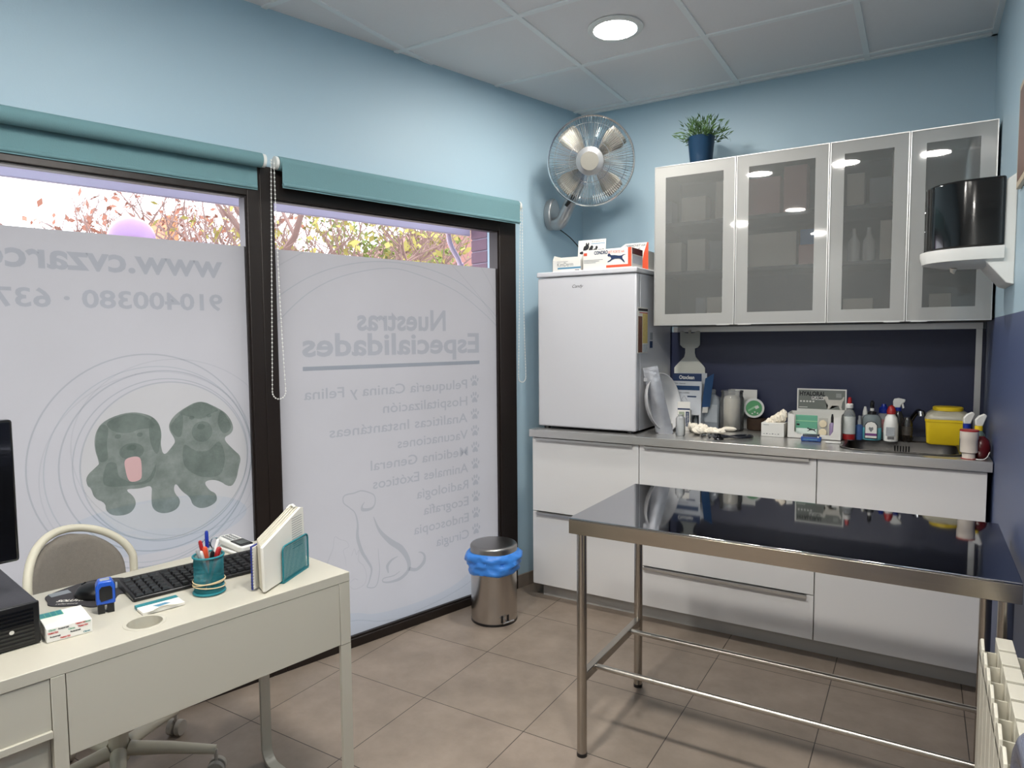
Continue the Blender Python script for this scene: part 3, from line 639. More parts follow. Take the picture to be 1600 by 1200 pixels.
tag(MB().box(-.045, .045, -.04, .04, 0, .07).build('carton', C4, loc=(1.40, -.30, sh1+.0905), bevel=.002), 'blue pack on the low reddish pack behind the second glass door', 'box', 'cartons inside the glass wall cabinets')
for k, x in enumerate((1.575, 1.635)):
    o = MB().lathe([(.022, 0), (.024, .01), (.024, .09), (.010, .12), (.008, .15), (0, .15)], 20).build('bottle', WHITE, loc=(x, -.30, sh1))
    tag(o, ['white squeeze bottle behind the third glass door, the left of two', 'white squeeze bottle behind the third glass door, the right of two'][k], 'bottle')

# potted plant
t = thing('potted_plant', 'small bushy green plant in a dark blue pot on top of the cabinets', 'plant', (.872, -.275, UZ1))
MB().lathe([(0, 0), (.050, 0), (.052, .003), (.066, .145), (.068, .148), (.064, .148), (.060, .12), (0, .12)], 40).build('pot', POTB, t)
MB().lathe([(0, .12), (.0602, .12), (.0602, .13), (0, .134)], 24).build('soil', mat('soil', c(50, 40, 32), 1), t)
lf = MB(); rnd = random.Random(4)
for i in range(330):
    a = rnd.uniform(0, 2*PI); el = rnd.uniform(.15, 1.5); r_ = rnd.uniform(.03, .115); base_ = Vector((math.cos(a)*.02, math.sin(a)*.02, .13))
    d = Vector((math.cos(a)*math.cos(el), math.sin(a)*math.cos(el), math.sin(el)*.95)); p = base_+d*r_
    q = (d+Vector([rnd.gauss(0, .45) for _ in range(3)])).normalized(); l = rnd.uniform(.025, .045); s_ = q.cross(Vector([rnd.gauss(0, 1) for _ in range(3)])).normalized()*.0042
    lf._add([p, p+q*l*.45+s_, p+q*l, p+q*l*.45-s_], [(0, 1, 2, 3)])
    if i % 4 == 0: lf.tube([base_, base_+d*r_*.5+Vector((0, 0, .005)), p], .0012, 4)
lf.build('foliage', LEAF, t, smooth=False, recalc=False)

# ---------------------------------------------------------------- fridge
t = thing('refrigerator', 'white table-top refrigerator standing on the left end of the worktop', 'refrigerator', (.088, -.565, TOP))
FR = mat('white_fridge_enamel', c(209, 209, 213), .3, coat=.2, bump=.05, bscale=400)
B(0, .555, .052, .535, .012, .800).build('body', FR, t, bevel=.004); B(.0, .555, 0, .045, .012, .800).build('door', FR, t, bevel=.008, segs=3)
B(-.003, .558, -.006, .538, .803, .830).build('top_panel', FR, t, bevel=.006, segs=3)
B(.545, .553, .045, .052, .02, .79).build('door_gasket', mat('gasket', c(150, 150, 152), .7), t)
text('Candy', .016, INK, t, (.205, -.0006, .742), width=.062, italic=.35, name='badge_lettering')
for x in (.04, .515):
    for y in (.03, .5): MB().cyl((x, y, 0), (x, y, .013), .017).build('foot', BLACK, t)
MB().cyl((.53, .03, .008), (.53, .03, .014), .01).build('hinge', SILVER, t)
tt = thing('calendar_leaflet', 'narrow leaflet with a brown photo and yellow table stuck on the fridge side', 'leaflet', (.6445, 0, 0))
B(0, .0012, -.550, -.410, 1.325, 1.555).build('sheet', PAPER, tt)
B(.0012, .0016, -.548, -.490, 1.330, 1.510).build('photo', mat('brown_print', c(112, 72, 58), .7, var=.6, vscale=40), tt)
B(.0012, .0016, -.485, -.414, 1.375, 1.525).build('table_print', mat('yellow_table_print', c(212, 190, 120), .7, var=.25, vscale=90), tt)
B(.0012, .0016, -.484, -.414, 1.330, 1.370).build('stamp_print', mat('pale_print', c(190, 196, 200), .7, var=.4, vscale=90), tt)
B(.0012, .0016, -.548, -.412, 1.537, 1.549).build('heading', INK, tt); B(.0012, .0016, -.53, -.412, 1.526, 1.530).build('heading_rule', REDINK, tt)
tag(B(0, .001, -.375, -.335, 1.350, 1.385).build('sticker', BLUEINK, loc=(.6445, 0, 0)), 'small blue square sticker low on the fridge side', 'sticker')
tag(B(0, .001, -.375, -.335, 1.392, 1.43).build('sticker', mat('grey_sticker', c(150, 156, 162), .6, var=.3, vscale=200), loc=(.6445, 0, 0)), 'pale printed sticker on the fridge side above the blue one', 'sticker')
FT = TOP+.830
def openbox(name, t, x0, x1, y0, y1, z1, m, side=None, th=.0015, front_h=None):
    b = MB(); fh = front_h or z1
    b.box(x0, x1, y0, y1, 0, th); b.box(x0, x1, y0, y0+th, th, fh); b.box(x0, x1, y1-th, y1, th, z1)
    b.prism([(y0, th), (y1, th), (y1, z1), (y0+.02, side or z1), (y0, fh)], x0, x0+th, u=(0, 1, 0), v=(0, 0, 1), n=(1, 0, 0))
    b.prism([(y0, th), (y1, th), (y1, z1), (y0+.02, side or z1), (y0, fh)], x1-th, x1, u=(0, 1, 0), v=(0, 0, 1), n=(1, 0, 0))
    return b.build(name, m, t)
t = thing('display_box', 'open white carton lettered KimDerm on top of the fridge', 'box', (.172, -.553, FT))
openbox('carton_body', t, 0, .165, 0, .10, .085, CARD, .085, front_h=.058)
text('KimDerm', .020, GREYINK, t, (.028, -.0005, .026), width=.092); B(.03, .163, -.0007, 0, .012, .021).build('blue_band', CYANINK, t); B(.13, .155, -.0007, 0, .003, .006).build('small_print', INK, t)
B(.026, .09, -.0007, 0, .050, .0515).build('small_print', GREYINK, t)
t = thing('leaflet_holder', 'upright card with black animal silhouettes behind the KimDerm carton', 'card', (.245, -.41, FT))
B(0, .160, 0, .003, 0, .178).build('card', CARD, t)
an = MB()
for n_, (x, z, a, b_) in enumerate(((.040, .125, .010, .022), (.052, .140, .012, .016), (.048, .156, .004, .008), (.060, .156, .004, .008), (.075, .122, .012, .018), (.080, .138, .009, .009), (.100, .118, .014, .011), (.108, .134, .007, .009), (.128, .116, .022, .009), (.144, .120, .010, .005), (.026, .110, .016, .008))):
    an.flat([(x+a*math.cos(q*PI/8), z+b_*math.sin(q*PI/8)) for q in range(16)], (0, -.0005-n_*1e-5, 0))
an.build('animal_silhouettes', INK, t, smooth=False); text('Kimipharma', .010, GREYINK, t, (.080, -.0008, .163), width=.07); B(.076, .156, -.0006, 0, .154, .1575).build('blue_rule', CYANINK, t)
t.rotation_euler = (-.12, 0, 0)
t = thing('display_box', 'white carton with orange edge and running blue dog on the fridge', 'box', (.352, -.560, FT))
B(0, .264, 0, .15, 0, .098).build('carton_body', CARD, t, bevel=.001)
def dogshape(t, x, z, s_, m, y=-.0006, u=(1, 0, 0), name='dog_silhouette'):
    P = [(0, .24), (.02, .32), (.07, .37), (.13, .34), (.20, .27), (.40, .26), (.62, .22), (.74, .22), (.86, .27), (1.0, .27), (.86, .23), (.80, .17), (.80, .08), (.88, -.02), (.94, -.14), (.87, -.12), (.78, -.02), (.68, .06), (.62, .08), (.40, .08), (.26, .04), (.14, -.04), (.02, -.07), (.0, -.03), (.12, .02), (.20, .09), (.18, .16), (.13, .21), (.06, .21)]
    tri = tessellate_polygon([[Vector((a, b, 0)) for a, b in P]]); b_ = MB(); b_._add([(x+a*s_, y, z+b*s_) for a, b in P], [tuple(t_) for t_ in tri]); return b_.build(name, m, t, smooth=False, recalc=False)
dogshape(t, .135, .038, .10, BLUEINK, -.0012)
text('CONDRO', .016, BLUEINK, t, (.062, -.0008, .074), width=.075, bold=.0008); text('VET FORTE HA', .013, ORANGE, t, (.139, -.0008, .074), width=.085, italic=.3)
o = MB(); o.box(.244, .262, -.0008, 0, .004, .098); o.box(.128, .244, -.0008, 0, .004, .016); o.build('orange_edge', ORANGE, t); B(.004, .022, -.0008, 0, .070, .084).build('logo_patch', ORANGE, t)
for k in range(3): B(.004, .11-.02*k, -.0008, 0, .046-.007*k, .048-.007*k).build('small_print', GREYINK, t)
o = B(.264, .2648, .002, .148, .066, .096).build('side_band', DRED, t); B(.264, .2647, .01, .14, .02, .06).build('side_print', mat('faint_print', c(190, 190, 196), .7, var=.2, vscale=120), t)
t = thing('display_box', 'white and orange header card lettered Dermo, behind the blue dog carton', 'card', (.46, -.35, FT), 0)
B(0, .165, 0, .10, 0, .10).build('carton_body', CARD, t); MB().prism([(0, 0), (.165, 0), (.165, .045), (.04, .045), (0, .02)], 0, .002, (0, 0, .10), v=(0, 0, 1), n=(0, 1, 0)).build('raised_flap', CARD, t)
MB().prism([(.125, 0), (.165, 0), (.165, .145), (.158, .145), (.140, .09)], -.0008, 0, v=(0, 0, 1), n=(0, 1, 0)).build('orange_edge', ORANGE, t); text('DERMOVET HA', .012, BLUEINK, t, (.040, -.0012, .126), width=.108, italic=.3); dogshape(t, .065, .102, .06, BLUEINK, -.0014)
t.rotation_euler = (0, 0, 0)
t = thing('display_box', 'small white carton with dark red letters, between the animal card and dermo card', 'box', (.385, -.39, FT))
B(0, .07, 0, .08, 0, .118).build('carton_body', CARD, t); text('SVD', .009, DRED, t, (.012, -.0008, .102), width=.03)

# ---------------------------------------------------------------- wall fan
FC = Vector((.355, -.473, 2.318)); ax = Vector((1.2, -3.3, -.78)).normalized()
t = thing('wall_fan', 'silver wall-mounted fan with four blades in the corner above the fridge', 'fan')
bw_ = WP(.295, 0, 2.105)
k_ = MB(); e = [(math.cos(q*PI/14)*.048, math.sin(q*PI/14)*.088) for q in range(28)]
k_.prism(e, 0, .05, bw_, tuple(-DIRV), (0, 0, 1), tuple(NRM)); k_.build('wall_bracket', SILVER, t, bevel=.012, segs=3)
p0 = bw_+NRM*.05+Vector((0, 0, -.045)); back = FC-ax*.15
MB().tube(smoothpts([tuple(p0+Vector((0, 0, -.01))), tuple(p0+NRM*.05), tuple(p0.lerp(back, .45)+Vector((.0, 0, -.02))), tuple(p0.lerp(back, .8)), tuple(back)], 5), [.036]*6+[.034]*5+[.028]*5+[.022]*5, 20).build('arm', SILVER, t)
pd = (p0.lerp(back, .42)+Vector((.010, -.026, -.022))); MB().tube([tuple(pd-(back-p0).normalized()*.035), tuple(pd+(back-p0).normalized()*.035)], .016, 12, flat=(1, .8)).build('control_panel', BLACK, t)
MB().lathe([(0, -.17), (.05, -.165), (.065, -.14), (.068, -.09), (.06, -.065), (.02, -.06)], 32, FC, ax).build('motor_housing', SILVER, t)
Q = Vector((0, 0, 1)).rotation_difference(ax).to_matrix(); TR = lambda x, y, z: FC+Q @ Vector((x, y, z))
gm = MB(); RG = .222
for i in range(110):
    a = 2*PI*i/110; ca, sa = math.cos(a), math.sin(a)
    gm.tube([TR(r*ca, r*sa, z) for r, z in ((.068, .062), (.12, .064), (.17, .056), (.20, .038), (.216, .012), (RG, 0))], .0012, 4, cap=False)
for r, z in ((.105, .066), (.185, .049)): gm.tube([TR(r*math.cos(q*PI/36), r*math.sin(q*PI/36), z) for q in range(72)], .0012, 5, closed=True)
gm.build('front_grille', CHROME, t, smooth=False)
gm = MB()
for i in range(80):
    a = 2*PI*i/80; ca, sa = math.cos(a), math.sin(a)
    gm.tube([TR(r*ca, r*sa, z) for r, z in ((.065, -.06), (.14, -.062), (.20, -.045), (RG, -.005))], .0011, 4, cap=False)
gm.build('rear_grille', CHROME, t, smooth=False)
MB().tube([TR(RG*math.cos(q*PI/48), RG*math.sin(q*PI/48), 0) for q in range(96)], .0055, 8, closed=True).build('grille_rim', CHROME, t)
MB().lathe([(0, .080), (.045, .080), (.052, .076), (.060, .072), (.070, .066), (.072, .056), (.066, .054), (0, .054)], 40, FC, ax).build('centre_cap', SILVER, t)
MB().lathe([(0, .082), (.046, .0815), (.047, .079), (0, .079)], 40, FC, ax).build('cap_disc', mat('champagne_metal', c(176, 172, 162), .3, metal=.7), t)
bl = mat('blade_metal', c(172, 168, 158), .5, metal=.5)
for i in range(4):
    a = math.radians(60+90*i); b = MB(); vs = []; nn = 8
    for j in range(nn+1):
        r = .045+.158*j/nn; wdt = .34+.20*math.sin(PI*min(1, j/nn*.8)); 
        for kx in range(5):
            q = (kx/4-.5)*2; an_ = a+q*wdt*(.62 if j else .5)*(1-.55*max(0, j/nn-.75)); vs.append(TR(r*math.cos(an_), r*math.sin(an_), .004+q*.026))
    b._add(vs, [(j*5+kx, j*5+kx+1, (j+1)*5+kx+1, (j+1)*5+kx) for j in range(nn) for kx in range(4)])
    o = b.build('blade', bl, t); o.modifiers.new('s', 'SOLIDIFY').thickness = .002
MB().lathe([(0, -.04), (.04, -.04), (.042, .03), (0, .035)], 24, FC, ax).build('hub', SILVER, t)
MB().tube(smoothpts([tuple(p0+Vector((.01, 0, -.03))), (.10, -.16, 1.97), (.145, -.06, 1.86), (.16, -.03, 1.75), (.165, -.02, 1.5)], 5), .003, 8).build('power_cord', BLACK, t)

# ---------------------------------------------------------------- things on the worktop
def at(x, y): return (x, y, TOP+.0005)
t = thing('round_tray', 'white shallow round basin standing on edge against the fridge side', 'basin', (.684, -.385, TOP), 0)
nrm = Vector((.955, -.24, .18)).normalized(); Qt = Vector((0, 0, 1)).rotation_difference(nrm)
MB().lathe([(0, 0), (.11, 0), (.133, .012), (.147, .034), (.151, .034), (.138, .008), (.115, -.005), (0, -.005)], 48, (0, 0, 0)).build('bowl', mat('white_enamel', c(205, 205, 206), .3), t, loc=(.020, -.012, .148), rot=tuple(Qt.to_euler()))
t = thing('foil_pouch', 'tall crinkled grey foil pouch leaning beside the fridge', 'pouch', (.760, -.47, TOP), 0)
b = MB(); vs = []; rnd = random.Random(2); nz_ = 16
for side in (0, 1):
    for j in range(nz_+1):
        for i in range(7):
            u_ = i/6-.5; z = .335*j/nz_; puff = .016*math.cos(u_*PI)*math.sin(PI*min(1, (nz_-j)/nz_*.9+.02))
            vs.append((u_*.086*(1-.12*(j/nz_)) - .075*(j/nz_), (-1 if side == 0 else 1)*(puff+.0008)+rnd.gauss(0, .0012), z+ .0 + (.012*u_ if j == nz_ else 0)))
n7 = 7*(nz_+1)
fc = [(j*7+i, j*7+i+1, (j+1)*7+i+1, (j+1)*7+i) for j in range(nz_) for i in range(6)]
fc += [tuple(q+n7 for q in reversed(f)) for f in fc] + [(j*7, (j+1)*7, (j+1)*7+n7, j*7+n7) for j in range(nz_)] + [(j*7+6, j*7+6+n7, (j+1)*7+6+n7, (j+1)*7+6) for j in range(nz_)] + [(i, i+n7, i+1+n7, i+1) for i in range(6)] + [(nz_*7+i, nz_*7+i+1, nz_*7+i+1+n7, nz_*7+i+n7) for i in range(6)]
b._add(vs, fc); b.build('pouch_body', mat('grey_foil', c(158, 160, 166), .38, metal=.35, var=.12, vscale=35, bump=1, bscale=45), t, rot=(0, 0, .25))
B(-.105, -.028, -.0035, .0035, .262, .280).build('top_fold', mat('grey_foil_fold', c(178, 180, 184), .4, metal=.3), t, rot=(0, 0, .25))
B(-.043, .043, -.0022, .0022, 0, .004).build('zigzag_edge', mat('foil_edge', c(60, 60, 64), .5, var=.8, vscale=300), t, rot=(0, 0, .25))
# animal shaped scale board
t = thing('animal_board', 'flat white cat shaped board standing against the dark blue panel', 'board', (.75, -.018, TOP))
P = [(-.087, 0), (-.087, .312), (-.080, .322), (-.032, .372), (-.026, .395), (-.026, .420), (-.040, .425), (-.055, .440), (-.056, .508), (-.050, .516), (-.040, .516), (-.028, .506), (-.010, .504), (-.008, .520), (.004, .520), (.006, .504), (.026, .507), (.040, .517), (.050, .516), (.056, .508), (.056, .440), (.044, .425), (.028, .420), (.028, .395), (.034, .372), (.078, .322), (.085, .312), (.085, 0)]
b_ = MB().prism(P, -.006, 0, u=(1, 0, 0), v=(0, 0, 1), n=(0, 1, 0)); b_.build('board', mat('cream_board', c(216, 216, 206), .45), t, bevel=.001)
t = thing('display_box', 'tall white and blue carton lettered Otoclean with dog and cat sketch', 'box', at(.727, -.245), 0)
OTOB = mat('oto_blue', c(22, 58, 100), .5)
ob_ = MB(); ob_.box(0, .152, 0, .0015, .075, .292); ob_.box(0, .152, .10, .1015, 0, .29); ob_.box(0, .0015, 0, .10, 0, .18); ob_.box(.1505, .152, 0, .10, 0, .18); ob_.box(0, .152, 0, .10, 0, .002); ob_.box(0, .012, 0, .0015, 0, .075); ob_.box(.14, .152, 0, .0015, 0, .075); ob_.box(.012, .14, 0, .0015, 0, .012)
ob_.build('carton_body', mat('grey_card', c(196, 200, 206), .6), t)
B(0, .152, -.0008, 0, .252, .292).build('blue_header', BLUEINK, t); text('Otoclean', .019, WHITE, t, (.034, -.0014, .263), width=.08, bold=.0006)
B(.010, .142, -.0008, 0, .205, .228).build('blue_band', OTOB, t); B(.078, .125, -.0008, 0, .168, .175).build('small_blue_label', BLUEINK, t); B(.010, .036, -.0008, 0, .125, .134).build('small_blue_label', BLUEINK, t)
text('Otic cleanser', .007, INK, t, (.010, -.001, .236), width=.06); text('Aplicación y cuidado', .007, INK, t, (.010, -.001, .188), width=.08)
MB().ribbon([(.012, .140), (.022, .155), (.030, .142), (.034, .162), (.045, .150), (.060, .176), (.078, .150)], .0012, (0, -.001, 0)).build('dog_sketch', INK, t, smooth=False)
MB().ribbon([(.040, .140), (.050, .150), (.058, .140), (.050, .135)], .0012, (0, -.001, 0), closed=True).build('cat_sketch', INK, t, smooth=False)
MB().prism([(0, 0), (.045, .0), (.045, .175), (0, .150)], 0, .0012, (.1525, .004, .118), u=(.75, .66, 0), v=(.12, -.02, 1), n=(.6, -.7, 0)).build('side_flap', mat('mid_blue_card', c(42, 76, 118), .6), t)
MB().prism([(0, 0), (.030, .0), (.030, .03), (0, .03)], 0, .0012, (.154, .006, .088), u=(.75, .66, 0), v=(.12, -.02, 1), n=(.6, -.7, 0)).build('white_flap_tip', CARD, t)
for k in range(2): tag(MB().lathe([(.012, 0), (.012, .05), (.006, .058), (.006, .07), (0, .07)], 16).build('dropper_vial', CLEARP, loc=(.765+.07*k, -.195, TOP+.003)), ['clear vial inside the Otoclean carton, on its left', 'clear vial inside the Otoclean carton, on its right'][k], 'vial')
t = thing('medicine_carton', 'small white carton with dark sideways letters in front of Otoclean', 'box', at(.778, -.325), .03)
B(0, .064, 0, .035, 0, .108).build('carton_body', CARD, t, bevel=.001); B(0, .064, 0.003, .005, .108, .150).build('raised_flap', CARD, t); B(0, .064, .002, .003, .108, .116).build('dark_band', BLUEINK, t)
B(.043, .060, -.0007, 0, .024, .100).build('name_band', BLUEINK, t); text('Clorexyderm', .010, WHITE, t, (.055, -.0012, .028), (0, 0, 1), (-1, 0, 0), width=.066)
B(.008, .036, -.0007, 0, .075, .098).build('print_block', mat('green_grey_print', c(150, 160, 140), .7, var=.3, vscale=200), t); B(.008, .04, -.0007, 0, .055, .068).build('print_block', GREYINK, t)
t = thing('medicine_vial', 'tiny white dropper bottle left of the clear bottle', 'vial', at(.762, -.40))
MB().lathe([(.0125, 0), (.0135, .003), (.0135, .045), (.006, .052), (0, .052)], 20).build('bottle_body', WHITE, t); MB().lathe([(.0075, .05), (.0075, .064), (.004, .075), (0, .075)], 16).build('cap', WHITE, t); MB().lathe([(.0138, .010), (.0138, .035)], 20).build('label', mat('small_label', c(170, 174, 176), .6, var=.5, vscale=200), t)
t = thing('clear_bottle', 'small empty clear plastic bottle at the worktop edge', 'bottle', at(.848, -.50))
MB().lathe([(.020, 0), (.023, .004), (.023, .082), (.019, .092), (.012, .096), (.012, .104), (0, .104)], 28).build('bottle_body', CLEARP, t)
def wad(name, lab_, x, y, sx, sy_, sz, n=5, seed=1, m=COTTON, z=0):
    rnd = random.Random(seed); b = MB()
    for i in range(n):
        cx_, cy_ = rnd.uniform(-.5, .5)*sx, rnd.uniform(-.4, .4)*sy_; ax_, ay_ = sx*rnd.uniform(.16, .30), sy_*rnd.uniform(.3, .5); p1, p2 = rnd.uniform(0, 6), rnd.uniform(0, 6)
        k0 = len(b.bm.verts); b.sphere((cx_, cy_, sz*.42), 1, (ax_, ay_, sz*rnd.uniform(.30, .55)), 26, 14); b.bm.verts.ensure_lookup_table()
        for v in list(b.bm.verts)[k0:]:
            u_ = v.co; d_ = .16*math.sin(u_.x*95+p1)+.12*math.sin(u_.y*120+p2+u_.x*60)+.10*math.sin(u_.z*160+u_.x*120)+rnd.uniform(-.05, .05)
            v.co.x = cx_+(u_.x-cx_)*(1+d_); v.co.y = cy_+(u_.y-cy_)*(1+d_); v.co.z = max(0, u_.z*(1+d_))
    o = b.build(name, m, loc=(x, y, TOP+z+.0005), smooth=False); return o
tag(wad('cotton_wad', '', .960, -.425, .13, .06, .045, 7, 3), 'torn white cotton wool lying beside the stethoscope', 'cotton')
tag(wad('tissue_wad', '', .885, -.345, .07, .04, .055, 4, 5), 'crumpled white tissue just behind the small clear bottle', 'tissue')
t = thing('saline_bottle', 'square clear saline bottle between Otoclean and the cotton jar', 'bottle', at(.912, -.155))
b = MB()
for z0, z1, a0, a1 in ((0, .004, .040, .043), (.004, .145, .043, .043), (.145, .178, .043, .017), (.178, .186, .017, .017)): pass
prof = [(0, .040), (.004, .043), (.145, .043), (.165, .034), (.178, .017), (.186, .016)]; rings = []
for z, a in prof: rings.append([b.bm.verts.new((x, y, z)) for x, y in rrect(-a, a, -a*.75, a*.75, a*.3, 4)])
for i in range(len(rings)-1):
    n = len(rings[i]); [b.bm.faces.new((rings[i][k], rings[i][(k+1) % n], rings[i+1][(k+1) % n], rings[i+1][k])) for k in range(n)]
b.bm.faces.new(rings[0]); b.bm.faces.new(rings[-1]); b.build('bottle_body', clear('milky_plastic', (.62, .68, .74, 1), .45), t)
MB().lathe([(.017, .186), (.018, .189), (.018, .203), (.013, .207), (0, .207)], 20).build('cap', CLEARP, t); B(-.034, .034, -.0335, -.0328, .035, .128).build('label', mat('saline_label', c(176, 182, 188), .5, var=.06, vscale=60), t)
B(-.038, .038, -.0285, .0285, .004, .030).build('liquid_base', mat('saline_base', c(120, 140, 168), .2), t)
t = thing('cotton_jar', 'glass jar full of cotton wool', 'jar', at(1.02, -.185))
MB().lathe([(.054, 0), (.059, .006), (.059, .165), (.053, .178), (.053, .196), (.056, .198), (.056, .206), (.051, .206), (.051, .178), (.056, .165), (.056, .008), (0, .006)], 40).build('jar_glass', GLASSJ, t)
MB().lathe([(0, .010), (.050, .010), (.054, .03), (.053, .07), (.0545, .12), (.052, .165), (.03, .178), (0, .182)], 30, wob=lambda a, i: .02*math.sin(3*a+i)).build('cotton_fill', COTTON, t)
wad_ = MB().sphere((0, -.055, .012), 1, (.038, .016, .013), 18, 10, .04).build('spilled_cotton', COTTON, t)
t = thing('price_card', 'white card propped up behind the cotton jar', 'card', at(.985, -.085), 0)
B(0, .135, 0, .002, 0, .205).build('card', CARD, t, rot=(-.1, 0, 0)); o = MB().box(-.005, .03, -.012, -.010, .165, .205).build('small_tag', mat('grey_tag', c(150, 152, 150), .5), t)
t = thing('round_tub', 'round tub lying on its side, showing its green printed lid with a dog bone', 'tub', at(1.118, -.13), 0)
nn = Vector((.22, -.97, .0)).normalized(); z0_ = .115
MB().lathe([(0, 0), (.046, 0), (.050, .004), (.050, .012), (0, .012)], 44, (0, 0, z0_), nn).build('lid_rim', WHITE, t)
MB().lathe([(0, .0115), (.0395, .0115), (.0395, .0128), (0, .0132)], 44, (0, 0, z0_), nn).build('lid_print', GREENL, t)
MB().lathe([(.043, 0), (.043, -.032), (.040, -.035), (0, -.035)], 40, (0, 0, z0_), nn).build('tub_body', WHITE, t)
uu = Vector((.97, .22, 0)); oo = Vector((0, 0, z0_))+nn*.0136
MB().ribbon([(-.028, -.014), (.012, .012)], .009, oo, uu).build('bone_print', mat('pale_green', c(150, 200, 158), .5), t, smooth=False)
MB().flat([(.002, .006), (.018, .016), (.026, .004), (.010, -.006)], oo+nn*.0003, uu).build('white_patch', CARD, t, smooth=False)
for q in ((.004, -.020), (-.008, -.028), (.018, -.026)): MB().flat([(q[0]+.004*math.cos(k*PI/6), q[1]+.004*math.sin(k*PI/6)) for k in range(12)], oo, uu).build('white_dot', CARD, t, smooth=False)
tag(MB().lathe([(.05, 0), (.055, .005), (.056, .055), (.05, .06), (0, .06)], 32).build('brown_pot', mat('dark_brown_wicker', c(62, 46, 34), .9, var=.4, vscale=80, bump=1, bscale=150), loc=(1.135, -.105, TOP)), 'dark brown textured pot holding up the green-lidded tub', 'pot')
# stethoscope
t = thing('stethoscope', 'black stethoscope coiled on the worktop in front of the jar', 'stethoscope', at(1.045, -.485))
MB().tube(smoothpts([(-.03, -.05, .010), (.02, -.03, .010), (.06, .03, .010), (.10, .07, .010), (.13, .05, .010), (.12, .01, .010), (.08, -.02, .010), (.04, -.02, .012), (-.01, .0, .014), (-.04, .03, .010)], 6), .0058, 10).build('tube', mat('black_rubber', c(24, 27, 36), .4), t)
MB().lathe([(0, 0), (.022, 0), (.023, .004), (.018, .010), (.010, .013), (.008, .022), (.012, .026), (0, .028)], 28, (.0, -.055, 0)).build('chest_piece', mat('dark_chest_piece', c(30, 30, 34), .2, metal=.5), t)
MB().tube(smoothpts([(-.04, .03, .010), (-.075, .02, .010), (-.10, -.01, .008), (-.085, -.03, .006)], 5), .0025, 8).build('ear_tube', CHROME, t)
MB().tube(smoothpts([(-.04, .03, .010), (-.06, .00, .012), (-.065, -.03, .010), (-.045, -.05, .008)], 5), .0025, 8).build('ear_tube', CHROME, t)
MB().sphere((0, 0, 0), .006).build('ear_tip', BLACK, t, loc=(-.085, -.032, .0062)); MB().sphere((0, 0, 0), .006).build('ear_tip', BLACK, t, loc=(-.045, -.052, .0065))
# tissue box on worktop
t = thing('tissue_box', 'small white carton with white tissue bursting from the top, left of the Hyaloral box', 'tissue box', at(1.195, -.335), 0)
B(0, .104, 0, .10, 0, .066).build('carton_body', CARD, t, bevel=.001); b_ = MB(); rnd = random.Random(9)
for i in range(7): b_.sphere((.028+.011*i, .045+.012*(i % 2), .068+.0055*i), 1, (.016, .020, .016+.002*i), 16, 9, .16)
b_.build('tissue', COTTON, t, smooth=False)
B(.010, .035, -.0006, 0, .056, .058).build('small_print', GREYINK, t)
for k in range(6): B(.010+.013*k, .017+.013*k, -.0006, 0, .012, .014+.002*(k % 2)).build('small_print', GREYINK, t)
# hyaloral display
t = thing('display_box', 'open white carton with grey lid lettered Hyaloral Plasma and a dog picture', 'box', at(1.312, -.325), 0)
m_ = MB(); hw, hd, hh = .232, .13, .118
m_.box(0, hw, 0, hd, 0, .002); m_.box(0, hw, hd-.0015, hd, 0, hh); m_.box(0, .0015, 0, hd, 0, hh); m_.box(hw-.0015, hw, 0, hd, 0, hh)
m_.prism([(0, 0), (hw, 0), (hw, hh-.010), (hw-.030, hh-.012), (hw-.034, .040), (hw-.045, .022), (.045, .022), (.030, .034), (.030, hh-.006), (0, hh)], 0, .0015, u=(1, 0, 0), v=(0, 0, 1), n=(0, 1, 0))
m_.build('carton_body', CARD, t); lx0, lx1, lz0, lz1 = .022, .240, .118, .228
B(lx0, lx1, hd, hd+.002, lz0, lz1).build('raised_lid', CARD, t); B(lx0+.006, lx1-.006, hd-.001, hd, lz0+.012, lz1-.006).build('grey_print', mat('warm_grey_print', c(116, 120, 114), .6), t)
yy = hd-.0018
text('HYALORAL', .020, INK, t, (lx0+.012, yy, lz1-.034), width=.115, bold=.001); B(lx0+.066, lx0+.122, hd-.0016, hd-.001, lz1-.053, lz1-.038).build('white_band', CARD, t); text('PLASMA', .011, INK, t, (lx0+.069, yy-.0006, lz1-.050), width=.05, bold=.0005)
for k in range(5): MB().flat([(lx0+.018+.014*k+.005*math.cos(q*PI/6), lz1-.062+.004*math.sin(q*PI/6)) for q in range(12)], (0, yy, 0)).build('round_icon', CARD, t, smooth=False)
P = [(0, .055), (.012, .064), (.022, .060), (.026, .046), (.075, .046), (.084, .050), (.090, .062), (.094, .060), (.092, .046), (.086, .036), (.082, .012), (.086, 0), (.076, 0), (.070, .018), (.040, .018), (.030, 0), (.020, 0), (.024, .018), (.014, .034), (.010, .048)]
b_ = MB().flat([(lx0+.115+x, lz0+.013+z) for x, z in P], (0, yy, 0)); bmesh.ops.triangulate(b_.bm, faces=b_.bm.faces[:]); b_.build('dog_picture', mat('pale_fur_print', c(206, 202, 192), .7, var=.1, vscale=80), t, smooth=False, recalc=False)
B(lx0+.010, lx0+.048, yy, yy+.0006, lz0+.018, lz0+.021).build('small_print', CARD, t); B(lx1-.045, lx1-.022, yy, yy+.0006, lz1-.040, lz1-.020).build('small_print', mat('lighter_grey_print', c(150, 152, 148), .6, var=.3, vscale=300), t)
t = thing('snack_pouch', 'mint green pouch with a black dog photo standing in the Hyaloral carton', 'pouch', at(1.343, -.29), 0)
B(0, .096, 0, .006, .002, .108).build('pouch_body', GREEN, t, bevel=.002); B(.002, .094, -.0006, 0, .008, .045).build('white_print', mat('white_glossy_print', c(214, 226, 220), .3, var=.15, vscale=60), t)
